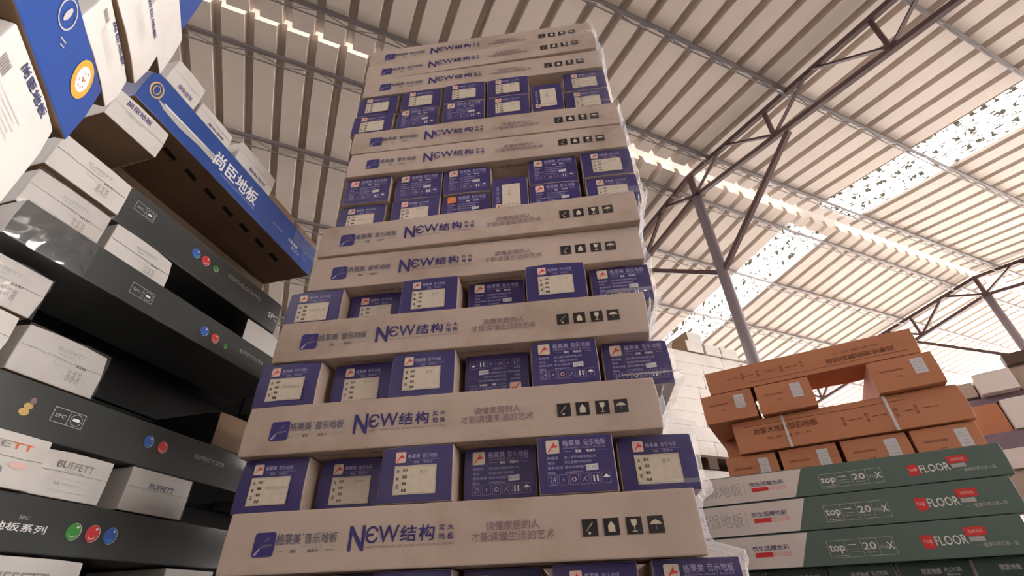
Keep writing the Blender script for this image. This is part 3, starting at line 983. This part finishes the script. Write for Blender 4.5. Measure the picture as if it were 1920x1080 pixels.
def white_end(s0, s1, z0, z1, d, label, style, seed, depth=0.265, mats=None, group='white carton ends in the left stack', pl=PL, wrap=False, flip=False):
    w, h = s1 - s0, z1 - z0
    o = box_thing('board_carton', w, depth, h, mats or {'*': M_WHITE, 'z-': M_KRAFT}, seed=seed, wear=1.0)
    place(o, pl, s0, d, z0)
    tag(o, label, 'carton', group)
    if style == 'none': return o
    p = Print()
    rnd = random.Random(seed)
    x = 0.003; zz = h * 0.55
    pts = []
    while x < w - 0.003:                          # flap seam
        x2 = min(w - 0.003, x + 0.012); z2 = h * 0.55 + 0.0012 * rnd.uniform(-1, 1)
        p.pts([(x, zz - 0.0005), (x2, z2 - 0.0005), (x2, z2 + 0.0006), (x, zz + 0.0006)], I_GREY)
        x, zz = x2, z2
    if style != 'brand': p.build('flap_seam', o)
    p = Print(rot=(w / 2, h / 2) if flip else None)
    if style == 'small':
        p.text('BUFFETT', w * .38, h * .70, w * .72, h * .78, I_LGREY, bold=0.01)
        p.text('地板 SPC', w * .40, h * .62, w * .62, h * .67, I_LGREY)
        for j in range(3): p.text('1220x183', w * .60 + j * w * .06, h * .18, w * .64 + j * w * .06, h * .42, I_GREY, turn=90)
        p.text('25.6 KG', w * .66, h * .5, w * .78, h * .55, I_BLACK, bold=0.02)
        p.frame(w * .42, h * .42, w * .60, h * .54, 0.0008, I_LGREY)
    elif style == 'buffett':
        p.text('BUFFETT', w * .20, h * .64, w * .72, h * .79, I_GREY, bold=0.015)
        p.text('HOLZBODEN', w * .34, h * .56, w * .60, h * .61, I_LGREY)
        p.frame(w * .2, h * .16, w * .76, h * .42, 0.0006, I_LGREY)
        p.text('规格 1218x197x12', w * .24, h * .28, w * .62, h * .35, I_LGREY)
    elif style == 'red':
        p.text('BUFFE', w * .10, h * .70, w * .62, h * .82, I_GREY, bold=0.02); p.text('TT', w * .63, h * .70, w * .84, h * .82, I_ORED, bold=0.02)
        p.disc(w * .78, h * .42, w * .09, h * .07, I_PINK, 0); p.disc(w * .62, h * .28, w * .04, h * .09, I_GREY, 0)
    elif style == 'gloss':
        p.text('BUFFETT', w * .32, h * .58, w * .72, h * .70, I_TEXTB, bold=0.02)
    elif style == 'brand':                        # heavy brand characters, barcode, small print
        p.text('尚臣地板', w * .28, h * .84, w * .75, h * .945, I_TEXTB, bold=0.03)
        for j in range(7): p.rect(w * (.10 + .018 * j), h * .62, w * (.10 + .018 * j + .009), h * .76, I_GREY)
        for j in range(5): p.text('强化木地板规格等级', w * .22, h * (.56 - .05 * j), w * (.62 - .04 * (j % 2)), h * (.585 - .05 * j), I_LGREY)
    elif style == 'brandup':
        p.text('尚臣地板', w * .20, h * .70, w * .66, h * .88, I_NAVY, bold=0.015)
        p.text('规格 等级', w * .25, h * .45, w * .55, h * .52, I_LGREY)
    p.build('lettering', o)
    if wrap:
        film_mesh(0.0, 0.0, w, h, -0.002, 0.006, seed).build('plastic_wrap', o, True)
    return o

# long dark cartons, from the bottom
dark_long(-.62, .30, .129, .234, 0.0, 'long dark carton low in left stack with three coloured drop marks',
          [('lettering', m_text('环保地板系列', -.545, .166, -.389, .181, I_WHITE, 0.02)), ('small_lettering', m_text('SPC', -.45, .188, -.43, .195)),
           ('colour_mark', m_drops([(-.331, .178, 'g', .0175), (-.287, .179, 'r', .018), (-.243, .179, 'b', .018)]))], 1)
dark_long(-.70, .22, .340, .449, 0.0, 'long dark carton with blue and red marks and gold blot, second up in left stack',
          [('emblem', m_emblem(-.487, .381, -.416, .414)), ('colour_mark', m_drops([(-.241, .403, 'b', .0155), (-.196, .399, 'r', .016)])),
           ('gold_mark', lambda p, q: (p.disc(*q(-.54, .383), .010, .008, I_GOLD), p.disc(*q(-.537, .396), .009, .007, I_GOLD), p.disc(*q(-.533, .408), .006, .008, I_MAUVE))),
           ('lettering', m_text('BUFFETT FLOOR', -.086, .398, .03, .410))], 2)
o = dark_long(-.765, .17, .690, .788, -0.035, 'long dark carton with crumpled plastic over its near end, third up in left stack',
          [('emblem', m_emblem(-.483, .720, -.416, .752)), ('colour_mark', m_drops([(-.233, .736, 'b', .0155), (-.189, .733, 'r', .0155), (-.143, .728, 'g', .008)])),
           ('lettering', m_text('BUFFETT FLOOR', -.082, .738, .03, .750))], 3)
film_mesh(0.0, -0.002, 0.17, 0.098, -0.003, 0.016, 5).build('plastic_wrap', o, True)
dark_long(-.575, .095, .905, 1.032, 0.012, 'long dark carton with blue and red marks, topmost of its kind in left stack',
          [('emblem', m_emblem(-.545, .972, -.482, 1.004)), ('colour_mark', m_drops([(-.322, .981, 'b', .0165), (-.281, .981, 'r', .017), (-.238, .979, 'g', .012)])),
           ('lettering', m_text('STEPS FLOORING', -.185, .984, -.02, .998)), ('end_lettering', m_text('SPC', .035, .952, .085, .974, I_WHITE, 0.02))], 4)
# short ends between them
white_end(-.52, -.272, -.01, .124, 0.0, 'white carton end with grey lettering at the bottom left corner of the picture', 'buffett', 11)
white_end(-.057, .11, -.01, .124, 0.0, 'pale carton end low in the gap beside the lowest printed cream carton', 'none', 12)
white_end(-.66, -.462, .235, .339, -0.012, 'white carton end with grey and orange lettering at the left picture edge', 'red', 13)
white_end(-.458, -.302, .235, .332, 0.0, 'white carton end with grey lettering between the two lowest dark cartons', 'buffett', 14)
white_end(-.256, -.065, .235, .337, -0.004, 'glossy white carton end right of the grey-lettered one, above the lowest dark carton', 'gloss', 15, wrap=True)
white_end(-.83, -.632, .452, .562, 0.0, 'white carton end half out of the picture above the second dark carton', 'small', 16)
white_end(-.615, -.424, .452, .562, 0.0, 'white carton end with seam and fine print above the second dark carton', 'small', 17, wrap=True)
white_end(-.035, .13, .452, .560, 0.008, 'carton end in wrinkled plastic beside the centre stack, above the second dark carton', 'none', 18, wrap=True, mats={'*': M_KRAFT, 'x-': M_DEEPSHADE})  # near-black left side: its shade is put into the colour
white_end(-.82, -.618, .565, .668, 0.0, 'white carton end at the left edge under the plastic-covered dark carton', 'small', 19, wrap=True)
white_end(-.767, -.583, .790, .898, 0.0, 'white carton end in plastic on the plastic-covered dark carton, at its near end', 'small', 20, wrap=True)
white_end(-.565, -.378, .790, .898, 0.0, 'white carton end with fine print on the plastic-covered dark carton, under the topmost dark one', 'small', 21)
white_end(-.049, .13, .790, .896, 0.008, 'bare white carton end beside the centre stack, under the topmost dark carton', 'none', 22, mats={'*': M_WHITE, 'x-': M_DEEPSHADE})  # left side coloured near-black to stand in for its shade
white_end(-.772, -.583, .905, 1.012, -0.012, 'white carton end with torn edge left of the topmost dark carton', 'small', 23)
white_end(-.737, -.571, 1.146, 1.256, -0.01, 'white carton end with small print under the near end of the royal blue carton', 'brandup', 24, mats={'*': M_WHITE, 'z-': M_KRAFT, 'x+': M_KRAFT})
white_end(-.663, -.547, 1.418, 1.538, -0.01, 'white carton end on the royal blue carton, the one nearest the camera', 'brandup', 25, flip=True)
white_end(-.538, -.388, 1.411, 1.479, -0.01, 'low white carton end on the royal blue carton, second from the near end', 'brandup', 26, flip=True)
white_end(-.350, -.155, 1.401, 1.499, -0.01, 'white carton end on the royal blue carton, third from the near end', 'brandup', 27, flip=True)
white_end(-.140, .03, 1.390, 1.455, 0.02, 'kraft brown carton end on the far end of the royal blue carton', 'none', 28, mats={'*': M_KRAFT})
white_end(.055, .20, 1.380, 1.440, 0.02, 'last carton end in crumpled plastic on the royal blue carton, next to the centre stack', 'none', 29, mats={'*': M_KRAFT}, wrap=True)
for o in bpy.data.objects:                           # these lie on the tilted blue carton
    if ' royal blue carton' in o.get('label', '') and ' on ' in o['label']: o.rotation_euler[1] = R(3.0)
# filler cartons added to close the gaps; the near-black colour holds the shade
for i, (z0, z1, lb) in enumerate(((-.01, .124, 'filler carton, shade in its colour, deep in the lowest gap of left stack'), (.236, .338, 'filler carton, shade in its colour, deep in the gap right of the glossy white end'),
        (.452, .561, 'filler carton, shade in its colour, deep in the gap above the second dark carton'), (.565, .686, 'filler carton, shade in its colour, deep under the plastic-covered one'),
        (.790, .899, 'filler carton, shade in its colour, deep in the gap under the topmost dark one'))):
    o = box_thing('board_carton', 1.70, 0.24, z1 - z0, {'*': M_DEEPSHADE}, seed=40 + i)
    place(o, PL, -.80, .28, z0); tag(o, lb, 'carton', 'added filler cartons in the left stack')
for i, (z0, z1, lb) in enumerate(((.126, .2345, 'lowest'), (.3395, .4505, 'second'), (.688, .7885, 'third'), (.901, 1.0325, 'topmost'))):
    q = box_thing('board_carton', 1.70, 0.24, z1 - z0, {'*': M_DEEPSHADE}, seed=250 + i)
    place(q, PL, -.80, .285, z0); tag(q, 'filler carton, shade in its colour, behind the %s long dark one of left stack' % lb, 'carton', 'added filler cartons in the left stack')
    o = box_thing('board_carton', .70, 0.255, z1 - z0, {'*': M_DARK}, seed=240 + i)  # added to stop light leaking past the stack's far end
    place(o, PL, .315, .022, z0); tag(o, 'added dark carton end to end with the %s long dark one, behind the centre stack' % lb, 'carton', 'added filler cartons in the left stack')
for i, (z0, z1, d, lb) in enumerate(((1.034, 1.125, .16, 'filler carton with shade in its colour on the topmost dark carton, set back'), (1.127, 1.215, .20, 'brown filler carton with shade in its colour directly under the royal blue carton'))):
    o = box_thing('board_carton', 1.0 if i == 0 else .72, 0.24, z1 - z0, {'*': M_DEEPSHADE if i == 0 else M_SHADE}, seed=46 + i)  # fillers with the overhang's shade put into their colour
    place(o, PL, -.76 if i == 0 else -.565, d, z0); tag(o, lb, 'carton', 'filler cartons with shade in their colour, left stack')
# the royal blue carton
bs0, bs1, bz0, bz1 = -.705, .168, 1.258, 1.406
o = box_thing('board_carton', bs1 - bs0, 0.30, bz1 - bz0, {'*': M_ROYAL, 'z-': M_KRAFT, 'x+': M_KRAFT, 'x-': M_ROYAL}, seed=50, wear=0.6)
place(o, PL, bs0, -0.012, bz0 + .012); o.rotation_euler = (0, R(3.0), PL.yaw)
tag(o, 'long royal blue carton with white brand characters jutting out of left stack', 'carton')
bl = o
p = Print(); p.text('尚臣地板', .285, .045, .495, .108, I_WHITE, bold=0.03); p.text('SHANGCHEN FLOORING', .33, .030, .50, .040, I_LILAC); p.build('brand_lettering', bl)
p = Print(); p.text('强化地板', .60, .060, .66, .068, I_LILAC); p.text('环保 耐磨', .70, .056, .76, .070, I_WHITE, bold=0.02); p.text('E0', .73, .034, .78, .050, I_LILAC, bold=.02); p.ring(.815, .060, .012, .018, .0015, I_LILAC); p.build('small_lettering', bl)
p = Print(); p.ring(.036, .082, .021, .034, .005, I_GOLD); p.ring(.036, .082, .011, .020, .003, I_GOLD); p.build('gold_roundel', bl)
p = Print(); p.pts([(.05, .060), (.25, .070), (.30, .066), (.30, .048), (.22, .050), (.14, .040), (.08, .045)], I_LGREY); p.pts([(.07, .068), (.29, .076), (.29, .072), (.08, .062)], I_WHITE, 1); p.build('pale_band', bl)
for k in range(7):
    b = MB(); x = .17 + k * .088
    b.mesh([(x, .055, -.0008), (x + .050, .060, -.0008), (x + .052, .078, -.0008), (x + .004, .074, -.0008)], [(3, 2, 1, 0)], I_SLOT); b.build('hand_slot', bl)
film_mesh(.72, .07, .873, .15, -0.003, 0.012, 9).build('plastic_wrap', bl, True)
pallet(PL, -.70, .30, 0.03, .80, -Z0, -.01, 'wooden pallet under the left stack')

# ------------------------------------------------------------------ stack at the upper left, nearer than the left stack
PN2 = Plane(-.63, .35, 116.0)
UG = 'cartons of the upper left stack'
def near_box(s0, s1, z0, z1, d, label, style, seed, depth=0.40, mats=None, wrap=False):
    return white_end(s0, s1, z0, z1, d, label, style, seed, depth, mats, UG, PN2, wrap)
near_box(-.070, .105, .467, .620, 0.0, 'white carton end with barcode and brand characters at the left edge of the picture', 'brand', 60)
o = box_thing('board_carton', .86, .24, .126, {'*': M_ROYAL, 'z-': M_KRAFT, 'x+': M_ROYAL}, seed=61, wear=.7)
place(o, PN2, -.735, -.005, .621)
tag(o, 'royal blue carton with orange roundel, between white carton ends at upper left', 'carton', UG)
def roundel(cx, cz_, rx, rz):
    def mk():
        p = Print(); p.disc(cx, cz_, rx, rz, I_ORANGE, 0, 32); p.disc(cx, cz_, rx * .66, rz * .66, I_SILV, 1, 28)
        rnd = random.Random(4)
        for i in range(14):
            a = rnd.random() * 6.28; q = rnd.random() * .5
            p.disc(cx + rx * q * math.cos(a), cz_ + rz * q * math.sin(a), rx * .07, rz * .05, I_ORED if i % 3 else I_GREY, 2, 8)
        return p
    return mk
roundel(.800, .081, .0255, .036)().build('orange_roundel', o)
p = Print(); p.ring(.700, .092, .020, .026, .0025, I_LGREY); p.disc(.700, .092, .005, .014, I_LGREY); p.pts([(.716, .06), (.730, .066), (.731, .069), (.717, .063)], I_LGREY); p.pts([(.724, .054), (.734, .060), (.735, .062), (.724, .057)], I_LGREY); p.build('white_emblem', o)
near_box(-.010, .162, .749, .835, -.005, 'white carton end with brand characters resting on the orange-roundel blue carton', 'brand', 62)
near_box(.000, .170, .838, .950, -.015, 'white carton end jutting out over the one on the blue carton, upper left', 'brand', 63)
near_box(.080, .225, .953, 1.090, -.008, 'rounded white bundle in plastic wrap on the upper left stack', 'none', 64, wrap=True)
o = box_thing('board_carton', .95, .24, .150, {'*': M_ROYAL, 'z-': M_ROYAL, 'x+': M_ROYAL}, seed=65, wear=.7)
place(o, PN2, -.745, -.005, 1.097)
tag(o, 'blue carton with orange spot poking in at the top edge of the picture', 'carton', UG)
roundel(.880, .075, .025, .034)().build('orange_roundel', o)
for i in range(4):
    z = -.04 + i * .12675
    near_box(-.070, .105, z, z + .126, 0.0, 'plain white carton low in the upper left stack, %s of four outside the picture' % PN[i], 'none', 70 + i)
pallet(PN2, -.10, .12, 0.02, .38, -Z0, -.04, 'small wooden pallet under the upper left stack')
bb = box_thing('board_carton', .62, .24, .28, {'*': M_WHITE}, seed=66)
place(bb, PN2, -.72, 0.01, .341); tag(bb, 'plain white carton behind the camera carrying the near end of the blue carton', 'carton', UG)
bb = box_thing('board_carton', .62, .24, .50, {'*': M_WHITE}, seed=67)
place(bb, PN2, -.72, 0.01, -.16); tag(bb, 'large plain carton on the floor left of the camera', 'carton', UG)
bb = box_thing('board_carton', .62, .24, .348, {'*': M_WHITE}, seed=68)
place(bb, PN2, -.72, 0.01, .7485); tag(bb, 'plain carton out of the picture under the topmost blue carton', 'carton', UG)

# ------------------------------------------------------------------ green cartons on the right
PG = Plane(1.04, 2.21, -26.0)
GL = 1.15
def green_front(p):
    H = .122
    p.pts([(.003, .003), (.425, .003), (.478, H - .003), (.003, H - .003)], M_PWHITE)
def g_name():
    p = Print()
    p.text('当派地板', .045, .032, .225, .090, I_LGREY, 1)
    p.rect(.238, .030, .2395, .090, I_LGREY, 1)
    p.text('悦生活耀色彩', .262, .066, .398, .084, I_TEXTB, 1, bold=.02)
    return p
def g_bar():
    p = Print(); p.rect(.266, .043, .332, .060, I_RED, 1); p.rect(.332, .043, .402, .060, I_PINK, 1); p.text('健康环保', .345, .046, .392, .057, M_PWHITE, 2); return p
def g_badges():
    p = Print()
    p.frame(.532, .024, .752, .084, .0016, I_LGREY)
    for x in (.592, .645, .698): p.rect(x, .026, x + .0014, .082, I_LGREY)
    p.text('top', .537, .038, .588, .068, I_WHITE, bold=.03); p.rect(.54, .030, .588, .0325, I_LGREY)
    p.rect(.600, .064, .628, .067, I_WHITE); p.rect(.600, .040, .640, .0415, I_LGREY); p.rect(.600, .050, .634, .0515, I_LGREY)
    p.text('20', .650, .046, .692, .070, I_WHITE, bold=.02); p.text('YEARS', .654, .034, .688, .040, I_LGREY)
    p.text('ma', .703, .046, .730, .058, I_LGREY); p.text('X', .728, .042, .748, .066, I_WHITE, bold=.02)
    return p
def g_floor():
    p = Print()
    p.round(.838, .034, .874, .078, .004, I_RED); p.text('top', .843, .048, .869, .064, I_PINK, 1, bold=.02)
    p.text('FLOOR', .877, .042, .972, .072, I_WHITE, bold=.015)
    return p
def g_tag():
    p = Print()
    p.round(.972, .066, 1.036, .094, .004, I_RED); p.text('健康地板', .984, .074, 1.026, .086, I_PINK, 1)
    p.rect(.978, .048, 1.022, .063, I_LGREY)
    p.rect(.985, .036, 1.005, .0372, I_LGREY); p.text('健康环保之家—选', 1.010, .030, 1.105, .043, I_LGREY, bold=.01)
    return p
def green_panel():
    p = Print(-.0004); green_front(p); return p
for i, (z0, z1, s1, nm) in enumerate(((.110, .233, .795, 'lowest'), (.235, .3575, .827, 'middle'), (.3595, .472, .852, 'topmost'))):
    o = box_thing('flooring_carton', GL, .20, z1 - z0, {'*': M_GREEN, 'x-': M_PWHITE}, seed=80 + i, wear=.5)
    place(o, PG, s1 - GL, 0, z0)
    if i == 2: sc = .112 / .122
    share('gp', 'white_panel', green_panel, o); share('gn', 'brand_lettering', g_name, o); share('gb', 'red_bar', g_bar, o)
    share('gd', 'badge_row', g_badges, o); share('gf', 'floor_lettering', g_floor, o); share('gt', 'red_tag', g_tag, o)
    if i == 2:
        for c in o.children: c.scale = (1, 1, .112 / .123)
    tag(o, 'long green and white carton with red marks at lower right, %s of the three' % nm, 'carton', 'long green cartons on the right')
    for j, dd in enumerate((.42, .80)):
        q = box_thing('flooring_carton', GL, .20, z1 - z0, {'*': M_GREEN, 'x-': M_PWHITE}, seed=83 + j, wear=.5)
        place(q, PG, s1 - GL, dd, z0)
        tag(q, 'hidden green carton behind the %s printed one, %s row back' % (nm, PN[j + 1]), 'carton', 'rear green cartons on the right')
def ge_text():
    p = Print(); p.text('菲派地板', .07, .068, .13, .086, I_LGREY, bold=.02); p.text('FLOOR', .14, .072, .19, .086, I_LGREY, bold=.02); p.text('健康环保', .14, .060, .18, .068, I_LGREY); return p
for i, s in enumerate((-.30, -.072, .152, .378, .602)):
    o = box_thing('flooring_carton', .218, 1.05, .108, {'*': M_PWHITE, 'y-': M_GREEND, 'z+': M_GREEND}, seed=88 + i, wear=.5)
    place(o, PG, s, .03 + .012 * (i % 2), .0)
    share('ge', 'lettering', ge_text, o)
    tag(o, 'dark green carton end at the bottom edge under the long green cartons, %s from left' % PN[i], 'carton', 'dark green carton ends at the bottom edge')
pallet(PG, -.28, .82, .05, 1.05, -Z0, .0, 'wooden pallet under the green cartons')

# ------------------------------------------------------------------ orange-brown cartons
PB = Plane(1.196, 2.54, -29.0)
def brown_long(s0, s1, z0, z1, d, label, style, seed):
    o = box_thing('parquet_carton', s1 - s0, .25, z1 - z0, {'*': M_BROWN}, seed=seed)
    place(o, PB, s0, d, z0); tag(o, label, 'carton', 'long orange-brown cartons on the right')
    w, h = s1 - s0, z1 - z0
    p = Print(rot=(w / 2, h / 2) if style == 'up' else None)
    p.text('尚家木地热锁扣地板', w * .10, h * .52, w * .40, h * .72, I_BRN, bold=.03)
    p.text('地 采 暖 实 木', w * .15, h * .32, w * .36, h * .40, I_BRN)
    p.build('brand_lettering', o)
    p = Print(rot=(w / 2, h / 2) if style == 'up' else None)
    for q in (.50, .60, .72, .80): p.text('规', w * q, h * .50, w * (q + .016), h * .62, I_BRN); p.text('等', w * q, h * .34, w * (q + .016), h * .46, I_BRN); p.rect(w * (q + .03), h * .48, w * (q + .09), h * .50, I_BRN)
    p.rect(w * .04, h * .80, w * .78, h * .815, I_BRN)
    p.build('product_lettering', o)
    if style == 'strap':
        for x in (.245, .70):
            b = MB(); X = w * x; b.box(X, -.002, -.0015, X + .012, .0, h + .0015, I_SILV); b.build('packing_strap', o)
    return o
def brown_end(s0, s1, z0, z1, d, label, seed):
    o = box_thing('parquet_carton', s1 - s0, .85, z1 - z0, {'*': M_BROWN}, seed=seed)
    place(o, PB, s0, d, z0); tag(o, label, 'carton', 'orange-brown carton ends on the right')
    w, h = s1 - s0, z1 - z0
    p = Print(); p.rect(w * .64, h * .38, w * .83, h * .86, I_SILV, 1)
    for j in range(4): p.rect(w * .67, h * (.46 + .09 * j), w * .80, h * (.475 + .09 * j), I_LGREY, 2)
    p.build('label_sticker', o)
    p = Print(); p.text('尚家木地热地板', w * .14, h * .58, w * .50, h * .66, I_BRN); p.build('lettering', o)
    p = Print(); p.text('合格', w * .34, h * .38, w * .44, h * .44, I_BRN); p.build('small_lettering', o)
    return o
k = 1.15
BB = [(-.106, .104), (.118, .338), (.354, .585), (.596, .808)]
for i, (a, b_) in enumerate(BB):
    brown_end(a * k, b_ * k, .474, .634, .0, 'orange-brown carton end with silver sticker on the green cartons, %s from left' % PN[i], 90 + i)
brown_long(-.036 * k, .818 * k, .638, .800, -.02, 'long orange-brown carton bound with two pale straps', 'strap', 95)
o = box_thing('parquet_carton', .9, .25, .158, {'*': M_BROWN}, seed=96)
place(o, PB, -.115 * k, .30, .638); tag(o, 'orange-brown carton set back behind the strapped one, its left end showing', 'carton', 'long orange-brown cartons on the right')
CC = [(-.136, .092, 'left'), (.106, .332, 'middle'), (.557, .786, 'right')]
for a, b_, n_ in CC:
    brown_end(a * k, b_ * k, .804, .958, -.06, 'orange-brown carton end with silver sticker on the strapped carton, %s one of three' % n_, 97)
brown_long(-.088 * k, .762 * k, .962, 1.090, -.055, 'long orange-brown carton with upside-down characters, at the top of its stack', 'up', 100)

# ------------------------------------------------------------------ pale stack beyond, shrink wrapped
PW = Plane(2.25, 4.5, 24.5)
f = 1.25
def pale(s0, s1, z0, z1, d, label, depth, seed, mk=True, side=None):
    o = box_thing('wrapped_carton', (s1 - s0) * f, depth, (z1 - z0) * f, {'*': M_WHITE, 'x-': side or M_WHITE, 'z-': side or M_WHITE}, seed=seed)
    place(o, PW, s0 * f, d, z0 * f); tag(o, label, 'carton', 'white cartons of the stack beyond')
    if mk:
        w, h = (s1 - s0) * f, (z1 - z0) * f
        p = Print(); p.text('地板 FLOOR', w * .42, h * .58, w * .42 + .10, h * .58 + .014, I_LGREY); p.build('lettering', o)
        p = Print(); p.rect(w * .2, h * .2, w * .2 + .16, h * .26, I_SILV); p.build('pale_strip', o)
    return o
prow = [(.845, .949), (.949, 1.052), (1.052, 1.154), (1.154, 1.256), (1.256, 1.357), (1.357, 1.458), (1.458, 1.556), (1.556, 1.655)]
sdw = 110
for i, (z0, z1) in enumerate(prow):
    cut = (-.45, -.30, -.47, -.40, -.46, -.38, -.36, -.13)[i]
    for j, (a, b_) in enumerate(((-1.05, cut - .004), (cut, cut + .52))):
        sdw += 1
        if i == 7 and j == 1: b_ = .05
        pale(a, b_, z0, z1, .004 * ((i * 3 + j) % 3), 'white carton in the pale stack beyond, %s course above its pallet, %s' % (ORD[i] if i < 9 else '', 'left' if j == 0 else 'right'), .4, sdw)
for i, (a, b_) in enumerate(((-.485, -.318), (-.295, -.137), (-.125, .045))):
    pale(a, b_, 1.657, 1.752, -.02, 'white carton end near the top of the pale stack beyond, %s from left' % PN[i], .75, 130 + i, side=M_KRAFT if i == 0 else None)  # first one's left side and underside coloured brown for their shade
pale(-.435, -.285, 1.754, 1.850, 0.0, 'single white carton crowning the pale stack beyond', .75, 134, side=M_KRAFT)  # shade of left side and underside put in as brown colour
for i in range(8):
    z = (-.04 + i * .1228) / f
    pale(-1.05, -.06, z, z + .1222 / f, 0.0, 'white carton below the pallet of the pale stack beyond, %s from the floor' % (ORD[i] if i else 'lowest'), .5, 140 + i)
pallet(PW, -1.05 * f, -.02 * f, -.03, .75, .9445, 1.054, 'dark wooden pallet halfway up the pale stack beyond')
pallet(PW, -1.05 * f, -.06 * f, .0, .75, -Z0, -.04, 'wooden pallet on the floor under the pale stack beyond')
# white cartons glimpsed through the gap in the brown stack
PH = Plane(2.35, 3.75, -10.0)
for i, (a, b_, z0, z1) in enumerate(((-.1, .33, .86, 1.04), (.34, .75, .86, 1.04), (-.1, .45, 1.042, 1.19), (.20, .8, -.16, .858))):
    o = box_thing('wrapped_carton', b_ - a, .4, z1 - z0, {'*': M_WHITE}, seed=150 + i)
    place(o, PH, a, .02 * (i % 2), z0); tag(o, ('white carton seen through the gap in the brown stack, on the left', 'white carton seen through the gap in the brown stack, on the right', 'white carton above those seen through the gap in the brown stack', 'tall white carton standing behind the brown stack')[i], 'carton', 'white cartons behind the brown stack')
o = box_thing('wrapped_carton', .30, .4, 1.018, {'*': M_PURPLE}, seed=155)
place(o, PH, -.105, .0, -.16); tag(o, 'purple carton glimpsed behind the brown stack', 'carton', 'white cartons behind the brown stack')

# ------------------------------------------------------------------ mixed stack at the far right
PR = Plane(3.3, 3.0, -38.0)
def mixed(s0, s1, z0, z1, d, mat, label, seed, depth=.5):
    o = box_thing('mixed_carton', s1 - s0, depth, z1 - z0, {'*': mat}, seed=seed)
    place(o, PR, s0, d, z0); tag(o, label, 'carton', 'mixed cartons at the far right')
    return o
mixed(-.31, -.205, 1.118, 1.222, .03, M_CREAM, 'small cream carton at the left end of the top course, far right stack', 160)
mixed(-.197, .002, 1.108, 1.248, -.04, M_PWHITE, 'white carton jutting from the top course of the far right stack', 161)
mixed(.008, .26, 1.108, 1.262, .02, M_CREAM, 'cream carton under the dark plank, far right stack', 162)
mixed(-.30, .30, 1.062, 1.107, .05, M_PURPLE, 'flat purple-grey carton under the top course, far right stack', 163)
mixed(-.135, .30, .868, 1.060, -.02, M_PWHITE, 'big white carton at the right picture edge, far right stack', 164)
mixed(-.31, -.142, .868, 1.060, .03, M_BROWN, 'brown carton next to the brown stack, far right', 165)
mixed(-.33, .30, .760, .866, .0, M_PURPLE, 'purple-grey carton under the brown and white ones, far right stack', 166)
mixed(-.33, -.10, .640, .758, -.03, M_PWHITE, 'pinkish white carton low in the far right stack, left', 167)
mixed(-.09, .30, .640, .758, .0, M_PURPLE, 'purple-grey carton low in the far right stack, right', 168)
mixed(-.33, .30, .240, .638, .0, M_CREAM, 'cream carton at mid height, far right stack behind the green cartons', 169)
mixed(-.33, .30, -.160, .238, .0, M_CREAM, 'cream carton on the floor, far right stack behind the green cartons', 170)
o = MB(); o.box(0, 0, 0, .40, .10, .072, M_WOOD)
o = o.build('timber_plank'); place(o, PR, .006, -.03, 1.2635)
tag(o, 'dark timber plank lying on the far right stack at the picture edge', 'plank')
